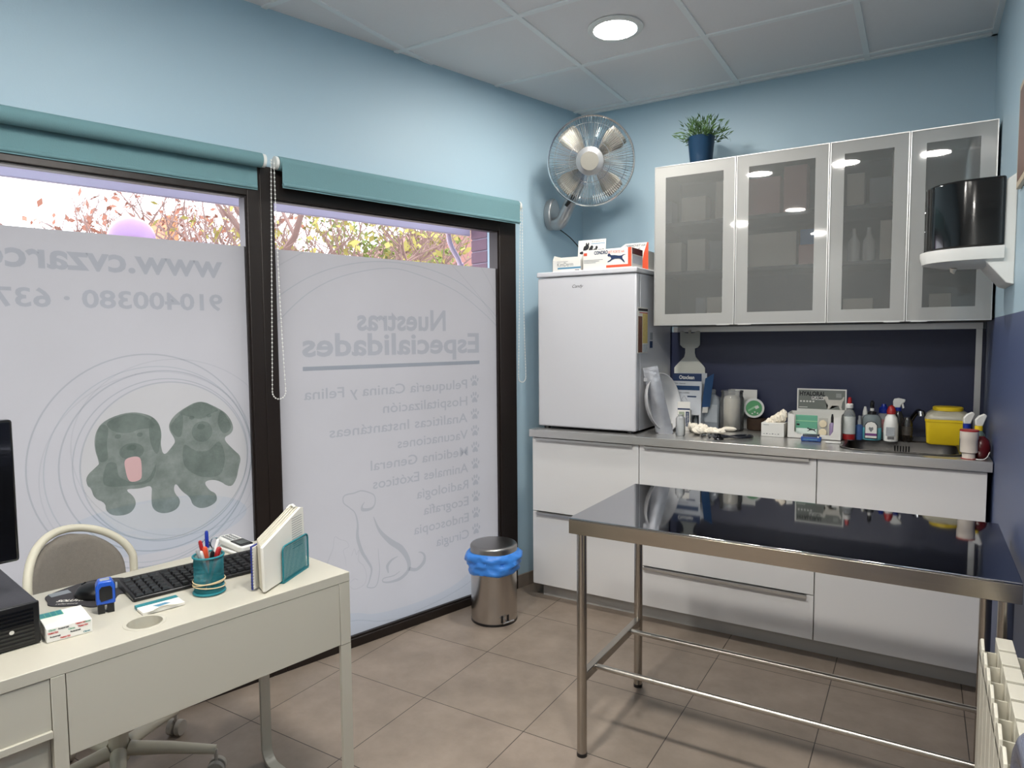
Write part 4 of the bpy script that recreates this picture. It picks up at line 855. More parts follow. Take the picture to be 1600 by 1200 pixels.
B(.0, .096, -.0006, 0, .078, .082).build('zip_line', mat('pale_green', c(150, 200, 158), .5), t); dogshape(t, .052, .034, .042, INK, -.0012); B(.005, .018, -.0008, 0, .058, .066).build('dark_letter_mark', INK, t)
t = thing('tablet_pack', 'pack with two round cream tablets standing in the Hyaloral carton', 'tablets', at(1.443, -.285), 0)
B(0, .040, 0, .004, .002, .096).build('pack_card', mat('grey_pack', c(176, 174, 166), .5), t)
for z in (.030, .070): MB().lathe([(0, 0), (.016, 0), (.0175, .003), (.016, .006), (0, .007)], 24, (.020, 0, z), (0, -1, 0)).build('tablet', mat('cream_tablet', c(222, 208, 178), .6), t)
t = thing('gel_tube', 'slim clear purple tube standing at the right inside the Hyaloral carton', 'tube', at(1.502, -.285), 0)
MB().lathe([(.010, .002), (.012, .005), (.012, .07), (.006, .078), (0, .078)], 20).build('tube_body', mat('purple_plastic', c(140, 124, 160), .3), t); MB().lathe([(.006, .078), (.006, .1), (.003, .118), (0, .118)], 14).build('nozzle', BLACK, t)
t = thing('digital_timer', 'blue pocket digital device lying in front of the Hyaloral carton', 'device', at(1.385, -.415), .02)
B(0, .086, 0, .03, 0, .022).build('body', mat('mid_blue_plastic', c(30, 74, 146), .35), t, bevel=.004); B(.008, .078, .0, .022, .0205, .034).build('display', mat('lcd_dark', c(40, 50, 66), .2), t, bevel=.002); B(.07, .076, -.0008, .0, .020, .026).build('bright_button', WHITE, t); B(.01, .07, -.0008, 0, .008, .012).build('button_row', CYANINK, t)
t = thing('white_pen', 'white pen lying at the worktop edge beside the blue device', 'pen', at(1.49, -.43), .05)
MB().tube([(0, 0, .0045), (.062, .004, .0045)], .0042, 10).build('barrel', WHITE, t); MB().tube([(.062, .004, .0045), (.075, .005, .0035)], [.003, .001], 8).build('tip', DGREY, t)
t = thing('dropper_bottle', 'clear dropper bottle with red squeeze bulb and white collar', 'bottle', at(1.572, -.27))
MB().lathe([(.024, .0), (.026, .004), (.026, .115), (.020, .135), (.013, .142), (.013, .15), (0, .15)], 28).build('bottle_body', clear('clear_greyish', (.65, .68, .68, 1), .25), t)
MB().lathe([(.0262, .03), (.0264, .03), (.0264, .11), (.0262, .11)], 28).build('label', mat('pale_label', c(205, 208, 204), .5, var=.15, vscale=60), t)
MB().lathe([(.0265, .004), (.0266, .028), (.020, .03)], 28).build('red_base_band', RED, t)
MB().lathe([(.015, .148), (.016, .15), (.016, .166), (.010, .170), (0, .170)], 20).build('collar', WHITE, t); MB().lathe([(.009, .168), (.0085, .185), (.007, .196), (0, .2)], 18).build('bulb', RED, t)
t = thing('spray_bottle', 'tiny blue bottle with clear spray cap right of the red bulb dropper', 'bottle', at(1.612, -.24))
MB().lathe([(.014, 0), (.0155, .003), (.0155, .065), (.008, .072), (0, .072)], 22).build('bottle_body', mat('muted_blue_plastic', c(76, 106, 160), .35), t); MB().lathe([(.009, .072), (.009, .09), (.006, .095), (.006, .112), (0, .114)], 16).build('cap', CLEARP, t)
t = thing('soap_dispenser', 'round aqua pump soap bottle with a white shield label', 'soap dispenser', at(1.662, -.225))
MB().lathe([(.034, 0), (.039, .006), (.040, .06), (.039, .10), (.030, .115), (.016, .12), (0, .12)], 32).build('bottle_body', clear('grey_clear', (.45, .52, .54, 1), .35), t)
MB().lathe([(.0405, .004), (.0412, .03), (.0412, .058), (.040, .060)], 32).build('aqua_liquid', mat('aqua_soap', c(100, 178, 190), .2), t)
lb = MB(); lb.prism([(-.026, .012), (.026, .012), (.026, .075), (.016, .088), (0, .092), (-.016, .088), (-.026, .075)], -.0445, -.043, u=(1, 0, 0), v=(0, 0, 1), n=(0, 1, 0)); lb.build('dark_label', INK, t)
lb = MB(); lb.prism([(-.023, .015), (.023, .015), (.023, .073), (.014, .085), (0, .089), (-.014, .085), (-.023, .073)], -.0452, -.0445, u=(1, 0, 0), v=(0, 0, 1), n=(0, 1, 0)); lb.build('white_label', CARD, t)
B(-.023, .023, -.0458, -.0452, .025, .036).build('purple_band', mat('purple_ink', c(112, 60, 120), .6), t); MB().flat([(0, .042), (.010, .056), (.007, .066), (0, .062), (-.007, .066), (-.010, .056)], (0, -.0456, 0)).build('emblem', GREYINK, t, smooth=False)
MB().lathe([(.018, .118), (.018, .132), (.008, .136), (.008, .158), (0, .158)], 20).build('collar', BLACK, t); MB().lathe([(.0085, .136), (.0085, .148)], 16).build('white_neck', WHITE, t)
MB().tube([(0, 0, .155), (0, 0, .172), (0, -.003, .176), (.0, -.032, .172)], [.008, .009, .008, .005], 12).build('pump_head', BLACK, t)
t = thing('sanitiser_bottle', 'small bottle with pointed white nozzle behind the pump soap', 'bottle', at(1.630, -.165))
MB().lathe([(.018, 0), (.018, .10), (.010, .11), (0, .11)], 20).build('bottle_body', CLEARP, t); MB().lathe([(.011, .11), (.010, .125), (.005, .148), (0, .15)], 16).build('nozzle', WHITE, t)
t = thing('blue_cap_bottle', 'bottle with royal blue cap and red and white label behind the red-capped bottle', 'bottle', at(1.705, -.12))
MB().lathe([(.028, 0), (.030, .004), (.030, .10), (.016, .12), (0, .12)], 26).build('bottle_body', CLEARP, t); MB().lathe([(.0305, .03), (.0305, .09)], 26).build('label', mat('red_white_label', c(214, 150, 150), .5, var=.5, vscale=30), t)
MB().lathe([(.020, .118), (.020, .140), (.012, .148), (.009, .160), (0, .162)], 22).build('cap', ROYAL, t)
t = thing('antiseptic_bottle', 'white bottle with a domed red cap and a grey printed label', 'bottle', at(1.740, -.235))
MB().lathe([(.026, 0), (.030, .004), (.030, .075), (.024, .110), (.016, .122), (.016, .128), (0, .128)], 30).build('bottle_body', WHITE, t); MB().lathe([(.018, .126), (.0185, .140), (.012, .160), (0, .168)], 24).build('cap', RED, t)
B(-.018, .016, -.0315, -.030, .030, .068).build('label_text', mat('label_print', c(164, 168, 172), .6, var=.4, vscale=400), t); B(-.012, .014, -.0315, -.030, .014, .026).build('barcode', mat('barcode', c(96, 96, 98), .6, var=.9, vscale=400, stretch=(4, 1, .01)), t)
t = thing('trigger_spray', 'dark spray bottle with white trigger head behind the red-capped bottle', 'spray bottle', at(1.765, -.160))
MB().lathe([(.024, 0), (.026, .004), (.026, .10), (.012, .135), (0, .135)], 26).build('bottle_body', mat('smoky_plastic', c(54, 52, 50), .15), t)
MB().lathe([(.0125, .133), (.0125, .150), (0, .150)], 18).build('collar', ROYAL, t)
MB().prism([(-.020, .150), (.008, .150), (.012, .165), (.026, .176), (.028, .188), (.0, .194), (-.018, .190), (-.022, .178)], -.009, .009, u=(1, 0, 0), v=(0, 0, 1), n=(0, 1, 0)).build('trigger_head', WHITE, t, bevel=.003)
MB().prism([(.010, .174), (.018, .176), (.024, .150), (.018, .146)], -.004, .004, u=(1, 0, 0), v=(0, 0, 1), n=(0, 1, 0)).build('trigger', WHITE, t)
t = thing('dark_bottle', 'short dark glass bottle with clear shoulders right of the red-capped bottle', 'bottle', at(1.803, -.20))
MB().lathe([(.020, 0), (.022, .004), (.022, .085), (.014, .104), (.012, .112), (0, .112)], 26).build('bottle_body', mat('dark_glass', c(40, 36, 33), .08, coat=1), t); MB().lathe([(.0225, .03), (.0225, .07)], 26).build('label', mat('dark_label', c(70, 66, 62), .4, var=.5, vscale=60), t)
# sharps container
t = thing('sharps_container', 'yellow sharps container with a grey lid and yellow round cap behind the sink', 'container', at(1.957, -.185), 0)
b = MB(); rings = []
for z, a, bb_ in ((0, .074, .058), (.006, .079, .062), (.100, .084, .068), (.101, .086, .070), (.112, .087, .071)): rings.append([b.bm.verts.new((x, y, z)) for x, y in rrect(-a, a, -bb_, bb_, .018, 4)])
for i in range(len(rings)-1):
    n = len(rings[i]); [b.bm.faces.new((rings[i][k], rings[i][(k+1) % n], rings[i+1][(k+1) % n], rings[i+1][k])) for k in range(n)]
b.bm.faces.new(rings[0]); b.bm.faces.new(rings[-1]); b.build('body', YELLOW, t)
b = MB(); rings = []
for z, a, bb_ in ((.112, .087, .071), (.118, .087, .071), (.134, .080, .064), (.148, .060, .052)): rings.append([b.bm.verts.new((x, y, z)) for x, y in rrect(-a, a, -bb_, bb_, .03, 4)])
for i in range(len(rings)-1):
    n = len(rings[i]); [b.bm.faces.new((rings[i][k], rings[i][(k+1) % n], rings[i+1][(k+1) % n], rings[i+1][k])) for k in range(n)]
b.bm.faces.new(rings[0]); b.bm.faces.new(rings[-1]); b.build('lid', mat('grey_translucent_lid', c(168, 164, 146), .35), t)
MB().lathe([(.056, .148), (.058, .150), (.058, .162), (.053, .165), (0, .165)], 40).build('round_cap', YELLOW, t)
MB().tube([(-.086, .04, .118), (-.092, 0, .14), (-.086, -.04, .118)], .004, 8).build('carry_handle', BLACK, t)
# right end of the worktop
for k, (x, y, m2, l2) in enumerate(((2.018, -.40, ROYAL, 'white and navy trigger spray head behind the white roll'), (2.055, -.46, YELLOW, 'white trigger spray head with yellow collar at the worktop end'))):
    t = thing('spray_bottle', l2, 'spray bottle', at(x, y), .2)
    MB().lathe([(.022, 0), (.024, .004), (.024, .08), (.011, .10), (0, .10)], 24).build('bottle_body', mat('grey_green_plastic', c(92, 112, 108), .3), t); MB().lathe([(.014, .098), (.014, .116), (0, .116)], 18).build('collar', m2, t)
    MB().prism([(-.012, .116), (.012, .116), (.018, .135), (.026, .158), (.018, .166), (-.002, .156), (-.014, .140)], -.009, .009, u=(1, 0, 0), v=(0, 0, 1), n=(0, 1, 0)).build('trigger_head', WHITE, t, bevel=.003)
t = thing('tape_roll', 'white ribbed roll with red rim standing at the front edge by the wall', 'tape roll', at(2.018, -.585))
MB().lathe([(.022, 0), (.022, .022), (.029, .026), (.029, .075), (.031, .078), (.031, .108), (0, .108)], 32, wob=lambda a, i: .015*math.sin(5*a)*(i > 2 and i < 5)).build('roll_body', mat('white_wrap', c(222, 212, 200), .5), t); MB().lathe([(.026, .108), (.032, .108), (.032, .113), (0, .113)], 32).build('red_rim', RED, t); MB().lathe([(0, -.0), (.026, 0), (.026, .002), (0, .002)], 32).build('red_foot', RED, t)
t = thing('bottle', 'dark red round bottle half hidden behind the white roll', 'bottle', at(2.058, -.54))
MB().lathe([(.022, 0), (.030, .01), (.034, .04), (.028, .07), (.012, .085), (0, .085)], 28).build('bottle_body', DRED, t)
t = thing('white_cable', 'short white cord curling at the right end of the worktop', 'cord', at(2.04, -.60))
MB().tube(smoothpts([(0, -.01, .003), (.02, -.012, .003), (.035, .0, .010), (.045, .015, .030)], 4), .0018, 8).build('cord', WHITE, t)

# ================================================================ EXAM TABLE
t = thing('examination_table', 'stainless steel examination table with tube legs and rails in front of the cabinets', 'table', (.881, -1.795, 0))
TW, TD, TZ = 1.188, .595, .82
tb = MB(); tb.box(0, TW, 0, TD, TZ-.006, TZ); tb.build('tabletop', STEELT, t, bevel=.0025, segs=3)
EDG = mat('steel_apron', (.47, .42, .36, 1), .22, metal=1, var=.08, vscale=3, stretch=(2, 2, 60))
a_ = MB(); a_.box(0, TW, 0, .002, TZ-.052, TZ-.006); a_.box(0, TW, TD-.002, TD, TZ-.052, TZ-.003); a_.box(0, .002, .002, TD-.002, TZ-.052, TZ-.003); a_.box(TW-.002, TW, .002, TD-.002, TZ-.052, TZ-.003)
a_.build('apron', EDG, t, bevel=.001); B(.002, TW-.002, .002, TD-.002, TZ-.022, TZ-.003).build('underside_board', mat('underside', c(110, 108, 104), .7), t)
lx = (.027, TW-.027); ly = (.042, TD-.027)
for x in lx:
    for y in ly:
        o = MB().cyl((x, y, .006), (x, y, TZ-.022), .0165, seg=28).build('leg', STEELL, t); MB().lathe([(.014, 0), (.0175, 0), (.0175, .012), (0, .012)], 24, (x, y, 0)).build('foot_cap', BLACK, o)
for x in lx: B(x-.012, x+.012, ly[0]+.01, ly[1]-.01, .255, .285).build('cross_rail', STEELL, t, bevel=.002)
for y in (.14, TD-.13): MB().cyl((lx[0]+.011, y, .27), (lx[1]-.011, y, .27), .0095, seg=20).build('long_rail', mat('bright_tube', (.46, .43, .39, 1), .3, metal=1), t)

# ================================================================ PEDAL BIN
t = thing('pedal_bin', 'round stainless pedal bin with a blue liner folded over its rim', 'bin', (.045, -.955, 0))
R_ = .115
MB().lathe([(R_-.004, 0), (R_+.001, 0), (R_+.001, .012), (0, .012)], 56).build('base_ring', BLACK, t)
MB().lathe([(R_, .012), (R_, .335), (R_-.003, .335), (R_-.003, .02), (0, .02)], 64).build('body', STEELB, t)
MB().lathe([(0, .388), (.10, .387), (.112, .385), (.116, .381), (.118, .375), (.118, .345), (.114, .345), (.114, .373), (0, .373)], 64).build('lid', mat('lid_steel', (.36, .35, .34, 1), .3, metal=1, var=.05), t)
rnd = random.Random(5); ph = [rnd.uniform(0, 6.28) for _ in range(8)]
def wobl(a, i): return (.045*math.sin(2*a+ph[3]+i*.35)+.03*math.sin(5*a+ph[0]+i*.9)+.018*math.sin(9*a+ph[1]-i*1.3)+.010*math.sin(17*a+ph[2]+i*2.1)+.006*math.sin(29*a+i*2.3))*min(1, i/2)
b = MB(); b.lathe([(R_+.003, .352), (R_+.009, .350), (R_+.018, .340), (R_+.023, .326), (R_+.021, .312), (R_+.015, .304), (R_+.021, .294), (R_+.019, .282), (R_+.013, .274), (R_+.017, .264), (R_+.012, .250), (R_+.004, .243), (R_+.003, .25)], 150, wob=wobl)
for v in b.bm.verts:
    a = math.atan2(v.co.y, v.co.x); v.co.z += (.010*math.sin(a+2.2)+.005*math.sin(4*a+1))*(1 if v.co.z < .33 else .3)
    q = math.hypot(v.co.x, v.co.y)
    if q < R_+.0015: v.co.x *= (R_+.0015)/q; v.co.y *= (R_+.0015)/q
b.build('bin_liner', LINER, t, ang=80)
pa = math.radians(-30); pdv = Vector((math.cos(pa), math.sin(pa), 0)); pt_ = Vector((-pdv.y, pdv.x, 0))
MB().tube([pdv*.112+Vector((0, 0, .030)), pdv*.150+Vector((0, 0, .034))], .003, 10).build('pedal_arm', CHROME, t)
MB().tube([pdv*.150-pt_*.030+Vector((0, 0, .031)), pdv*.150+pt_*.030+Vector((0, 0, .037))], .0038, 10).build('pedal', CHROME, t)
B(-.001, .0025, -.022, .022, -.018, .018).build('pedal_slot', BLACK, t, loc=pdv*(R_-.003)+Vector((0, 0, .036)), rot=pa)

# ================================================================ DESK
t = thing('desk', 'white writing desk with flat loop legs and a cable hole in its top', 'desk', DP(0, 0, 0), AD)
LN, DD = 1.42, .485
hc = (.513, -.078)
b = bmesh.new(); out = [(0, -DD), (LN, -DD), (LN, 0), (0, 0)]; hp = [(hc[0]+.038*math.cos(q*PI/16), hc[1]+.038*math.sin(q*PI/16)) for q in range(32)]
vo = [b.verts.new((x, y, .75)) for x, y in out]; vh = [b.verts.new((x, y, .75)) for x, y in hp]
bmesh.ops.triangle_fill(b, edges=[b.edges.new((vo[i], vo[(i+1) % 4])) for i in range(4)]+[b.edges.new((vh[i], vh[(i+1) % 32])) for i in range(32)], use_beauty=True)
r = bmesh.ops.extrude_face_region(b, geom=b.faces[:]); bmesh.ops.translate(b, verts=[v for v in r['geom'] if isinstance(v, bmesh.types.BMVert)], vec=(0, 0, -.026))
m_ = MB(); m_.bm.free(); m_.bm = b; m_.build('desktop', DESKM, t, bevel=.0012)
MB().lathe([(.0375, -.045), (.0375, .0008), (.045, .0015), (.046, .0005), (.046, .0), (.040, 0), (.0395, -.045), (.0375, -.045)], 48, (hc[0], hc[1], .75)).build('cable_grommet', DESKM, t)
B(.034, .695, -.018, -.001, .548, .7235).build('back_panel', DESKM, t, bevel=.001)
B(0.0, .033, -.020, -.0005, .546, .7235).build('end_block', DESKM, t, bevel=.001)
B(.697, .7225, -DD+.01, 0, .05, .7235).build('side_panel', DESKM, t, bevel=.001)
B(.7235, LN, -.018, -.003, .615, .7235).build('cabinet_back', DESKM, t, bevel=.001); B(.7235, LN, -DD+.01, .004, .600, .615).build('cabinet_ledge', DESKM, t, bevel=.001)
B(.7235, LN, -.03, -.022, .06, .5995).build('cabinet_lower_back', DESKM, t); B(LN-.02, LN, -DD+.01, 0, .05, .7235).build('side_panel', DESKM, t, bevel=.001); B(.7225, LN-.02, -DD+.015, -.035, .06, .078).build('cabinet_bottom', DESKM, t)
B(.034, .695, -DD+.012, -DD+.03, .64, .7235).build('front_rail', DESKM, t)
def strap(pts, par):    # flat steel band swept in the y-z plane
    b = MB(); hw = .0165; th = .005; n = len(pts); vs = []
    for i, (y, z) in enumerate(pts):
        a = pts[max(i-1, 0)]; c_ = pts[min(i+1, n-1)]; dy, dz = c_[0]-a[0], c_[1]-a[1]; l = math.hypot(dy, dz); ny, nz2 = -dz/l*th, dy/l*th
        for sx in (0, 2*hw):
            vs += [(sx, y+ny, z+nz2), (sx, y-ny, z-nz2)]
    fc = []
    for i in range(n-1):
        p, q = i*4, i*4+4
        for a, c_ in ((0, 1), (1, 3), (3, 2), (2, 0)): fc.append((p+a, p+c_, q+c_, q+a))
    fc += [(0, 2, 3, 1), (n*4-4, n*4-3, n*4-1, n*4-2)]
    b._add(vs, fc); return b
loop = [(-.006, .545), (-.006, .065)]+[(-.056+.05*math.cos(q), .055-.05*math.sin(q)) for q in [math.radians(a) for a in range(10, 91, 10)]]+[(-DD+.066-.05*math.sin(q), .055-.05*math.cos(q)) for q in [math.radians(a) for a in range(0, 91, 10)]]+[(-DD+.016, .7235)]
strap(loop, t).build('leg', DESKM, t)
# pc tower lying flat
t = thing('desktop_computer', 'black desktop computer case lying flat at the left edge of the desk', 'computer', DP(.702, -.150, .7505), AD)
B(0, .36, -.335, 0, .003, .092).build('case', DGREY, t, bevel=.003)
fr = MB(); fr.box(0, .36, 0, .012, .002, .094); fr.build('front_bezel', BLACK, t, bevel=.003)
v = MB()
for k in range(9): v.box(.012, .35, .012, .0138, .010+.0085*k, .014+.0085*k)
v.build('vent_ribs', BLACKG, t)
for x in (.052, .078): MB().tube([(x, .0142, .040), (x, .0146, .040)], .0045, 16).build('audio_socket', CHROME, t)
for x in (.02, .33):
    for y in (-.03, -.3): MB().cyl((x, y, 0), (x, y, .004), .01).build('foot', BLACK, t)
# monitor
t = thing('monitor', 'black flat monitor seen edge-on at the left margin of the picture', 'monitor', DP(.712, -.24, .7505), AD)
B(.0, .50, -.02, .012, .165, .483).build('display_housing', BLACKG, t, bevel=.006, rot=(.0, 0, 0)); B(.008, .492, -.0215, -.02, .18, .473).build('screen', mat('dark_screen', c(8, 8, 10), .08), t)
B(.22, .28, .0125, .035, .105, .30).build('stand_neck', BLACK, t)
MB().prism(rrect(.12, .38, -.09, .085, .03), .0925, .1045).build('stand_foot', BLACK, t)
# white box with green print
t = thing('sample_carton', 'white carton with repeated small green and red lettering beside the computer', 'box', DP(.610, -.115, .7505), AD-.09)
B(0, .086, -.108, 0, 0, .031).build('carton_body', CARD, t, bevel=.0012)
for i, (x, z, s_, m) in enumerate(((.082, .025, 'Clavet', GREEN), (.064, .0245, 'Rotavirtek', INK), (.032, .026, 'TRIMATEX', REDINK), (.084, .018, 'TRIMATEX', REDINK), (.046, .0185, 'Clavet', GREEN), (.028, .019, 'TRIMATEX', REDINK), (.080, .010, 'Rotavirtek', INK), (.042, .0115, 'Rotavirtek', INK), (.062, .0035, 'TRIMATEX', REDINK), (.016, .026, 'Clavet', GREEN), (.018, .004, 'Clavet', TEAL))):
    text(s_, .0034, m, t, (x, .0006, z), (-1, 0, 0), (0, 0, 1), width=.020 if len(s_) > 7 else .013, bold=.0002)
mk = MB()
for i in range(4):
    for j in range(2): mk.box(.042+.011*i, .0515+.011*i, -.106+.0155*j, -.093+.0155*j, .0312, .0315)
B(.040, .086, -.108, -.074, .031, .0312).build('green_patch', GREEN, t); mk.build('green_grid', TEAL, t)
# mouse pad
t = thing('mouse_mat', 'dark grey cloud shaped mouse mat with pale lettering', 'mouse mat', DP(.56, -.385, .7503), AD)
cl = [(.625, -.395), (.618, -.438), (.579, -.462), (.53, -.478), (.482, -.476), (.438, -.44), (.428, -.39), (.434, -.345), (.462, -.290), (.486, -.315), (.520, -.270), (.560, -.268), (.582, -.310), (.612, -.335), (.630, -.365)]
cl = smoothpts([(x-.56, y+.385) for x, y in cl], 4, True)
MB().prism(cl, 0, .002).build('mat', mat('dark_mat', c(52, 50, 54), .8), t)
text('SOLUTION', .013, PAPER, t, (.052, .010, .0024), (-.75, .66, 0), (-.66, -.75, 0), width=.085, bold=.0008, italic=.2); text('reference', .008, PAPER, t, (.058, .030, .0024), (-.75, .66, 0), (-.66, -.75, 0), width=.05)
for q in ((.005, .05, -.065, -.035), (-.10, -.065, -.03, .02)): B(q[0], q[1], q[2], q[3], .002, .0024).build('pale_panel', mat('pale_mat_print', c(128, 134, 140), .7), t)
t = thing('computer_mouse', 'black wireless mouse on the cloud shaped mat', 'mouse', DP(.535, -.345, .7528), AD+.5)
m_ = MB(); m_.sphere((0, 0, .004), 1, (.032, .052, .032), 28, 16)
for v in m_.bm.verts: v.co.z = max(v.co.z, 0)
m_.build('shell', BLACK, t); MB().tube([(0, -.026, .030), (0, -.034, .027)], .005, 12).build('scroll_wheel', BLACKG, t); B(-.004, .004, .008, .014, .0348, .0355).build('status_light', CHROME, t)
t = thing('self_inking_stamp', 'blue and black self-inking stamp standing in front of the mouse', 'stamp', DP(.548, -.222, .7505), AD-.25)
st = MB(); st.prism([(-.020, .022), (.020, .022), (.020, .066), (.014, .078), (-.014, .078), (-.020, .066)], -.018, .018, u=(1, 0, 0), v=(0, 0, 1), n=(0, 1, 0)); st.build('blue_shell', BLUEP, t, bevel=.003)
MB().prism([(-.014, .034), (.010, .030), (.013, .038), (.013, .060), (.008, .066), (-.010, .066), (-.014, .060)], .018, .0192, u=(1, 0, 0), v=(0, 0, 1), n=(0, 1, 0)).build('black_grip', BLACK, t)
B(-.0212, -.020, -.012, .012, .03, .068).build('side_grip', BLACK, t)
B(-.017, -.003, -.016, .016, 0, .022).build('foot', BLACK, t); B(.003, .017, -.016, .016, 0, .022).build('foot', BLACK, t); B(-.010, .010, -.010, .010, .078, .0785).build('top_window', mat('grey_window', c(140, 146, 156), .2), t)
# keyboard
t = thing('keyboard', 'full-size black keyboard lying along the desk behind the pen pot', 'keyboard', DP(.478, -.300, .7505), AD-.085)
kb = MB(); kb.prism([(-.075, 0), (.075, 0), (.075, .010), (-.075, .022)], -.0, .44, u=(0, 1, 0), v=(0, 0, 1), n=(-1, 0, 0)); kb.build('case', BLACK, t, bevel=.003)
km = MB(); km.prism([(-.0072, -.0072), (.0072, -.0072), (.0072, .0072), (-.0072, .0072)], 0, .001); kmesh = None
for r_ in range(6):
    for k in range(17 if r_ else 15):
        x = -.014-.0205*k*(1 if k < 13 else 1)-(.010 if k > 12 else 0)-(.008 if k > 2 and k < 4 else 0)
        x = -.016-.0208*k-(.008 if k > 3 else 0)-(.010 if k > 13 else 0)-.018*(k > 16)
        if x < -.428: continue
        y = .060-.0208*r_-(.004 if r_ == 5 else 0); z = .0205-.012*(y+.075)/.15+.002
        if kmesh is None:
            q = MB(); P0 = [(-.009, -.009), (.009, -.009), (.009, .009), (-.009, .009)]
            q._add([(a, b_, 0) for a, b_ in P0]+[(a*.72, b_*.72, .006) for a, b_ in P0], [(3, 2, 1, 0), (4, 5, 6, 7)]+[(i, (i+1) % 4, 4+(i+1) % 4, 4+i) for i in range(4)])
            ko = q.build('key', BLACK, t); kmesh = ko.data
        else: ko = ko.copy(); COL.objects.link(ko); ko.parent = t
        ko.location = (x, y, z)
# note pad
t = thing('notepad', 'white notepad with a teal top edge lying half over the cable hole', 'notepad', DP(.498, -.180, .7515), AD-.06)
B(-.095, 0, 0, .062, 0, .006).build('pages', PAPER, t); B(-.0952, .0002, -.002, .016, -.0002, .0072).build('teal_binding', TEAL, t)
cr_ = MB(); vs = []
for i in range(9):
    for j in range(2): vs.append((-.01-.07*i/8, .060+.006*j+.002*math.sin(i*1.3), .0065+.006*math.sin(PI*i/8)*j))
cr_._add(vs, [(i*2, i*2+1, i*2+3, i*2+2) for i in range(8)]); cr_.build('curled_page', PAPER, t); MB().flat([(-.03, .03), (-.06, .028), (-.07, .04), (-.04, .046)], (0, 0, .0063), v=(0, 1, 0)).build('faint_logo', CYANINK, t, smooth=False)
# pen pot
PC = DP(.328, -.150, .7505)
t = thing('pen_pot', 'round teal wire mesh pen pot with rubber bands round its foot', 'pen pot', PC, AD)
pr, phh = .036, .100
ms = MB(); nseg = 56; 
for k in range(nseg):
    for sgn in (1, -1):
        ms.tube([(pr*math.cos(2*PI*k/nseg+sgn*j*.42), pr*math.sin(2*PI*k/nseg+sgn*j*.42), .008+(phh-.012)*j/8*1.0) for j in range(9)], .00055, 3, cap=False)
ms.build('mesh_wall', TEAL, t, smooth=False)
for z, nm in ((phh-.002, 'top_rim'), (.004, 'bottom_rim')): MB().tube([((pr+.001)*math.cos(q*PI/24), (pr+.001)*math.sin(q*PI/24), z) for q in range(48)], .0028 if z > .01 else .0035, 8, closed=True).build(nm, TEAL, t)
MB().lathe([(0, .002), (pr, .002), (pr, .004), (0, .004)], 32).build('floor_plate', TEAL, t)
for k, (z, tl, l2) in enumerate(((.020, .10, 'lowest pale rubber band round the pen pot'), (.030, -.16, 'tilted pale rubber band crossing above the lowest one on the pen pot'), (.034, .05, 'uppermost pale rubber band round the pen pot'))):
    o = MB().tube([((pr+.003)*math.cos(q*PI/24), (pr+.003)*math.sin(q*PI/24), z+tl*pr*math.cos(q*PI/24+k)) for q in range(48)], .0014, 6, closed=True).build('rubber_band', RUBBER, loc=PC, rot=AD)
    tag(o, l2, 'rubber band', 'rubber bands on the pen pot')
pens = [('highlighter pen', 'bright orange pen at the front of the pot', ORANGE, ORANGE, (.014, .018), (.018, .022), .128, .0055), ('marker pen', 'red pen standing tall behind the orange pen', RED, RED, (.012, .004), (.022, .004), .142, .0045), ('ballpoint_pen', 'clear ballpoint pen with a blue tip cap, tallest in the pot', CLEARP, ROYAL, (-.004, -.006), (-.002, -.010), .160, .0042),
        ('marker pen', 'dark red marker with grey cap at the left of the pot', DRED, CLEARP, (.020, .006), (.032, .012), .122, .0058), ('marker pen', 'thick red marker at the right of the pot', RED, RED, (-.016, .012), (-.021, .020), .118, .006), ('ballpoint pen', 'white pen sticking up at the right of the pot', WHITE, WHITE, (-.018, .004), (-.026, .004), .136, .004), ('ballpoint pen', 'short black pen in the middle of the pot', BLACK, BLACK, (-.004, .018), (-.002, .022), .112, .005), ('ballpoint pen', 'pale lilac pen between the dark red marker and the orange pen', mat('lilac_plastic', c(160, 160, 190), .4), WHITE, (.018, .010), (.026, .018), .118, .004)]
for nm, l2, m1, m2, f_, tt_, ln, rr_ in pens:
    t = thing(nm.replace(' ', '_'), l2, 'pen', PC, AD, 'pens in the teal pot')
    a = Vector((-f_[0]*.5, -f_[1]*.5, .006)); b_ = Vector((tt_[0], tt_[1], ln)); MB().tube([a, a.lerp(b_, .08), a.lerp(b_, .72)], [.001, rr_, rr_], 12).build('barrel', m1, t); MB().tube([a.lerp(b_, .72), a.lerp(b_, .97), b_], [rr_*1.12, rr_*1.05, rr_*.6], 12).build('cap', m2, t)
t = thing('scissors', 'metal scissors handle down blades, two ring grips showing over the pot', 'scissors', PC, AD)
for sx in (-1, 1):
    MB().tube([(-.012+sx*.012+.011*math.cos(q*PI/10), -.014, .122+.014*math.sin(q*PI/10)) for q in range(20)], .0018, 8, closed=True).build('ring_grip', CHROME, t); MB().tube([(-.012+sx*.006, -.014, .109), (-.010, -.012, .03)], .002, 8).build('blade', CHROME, t)
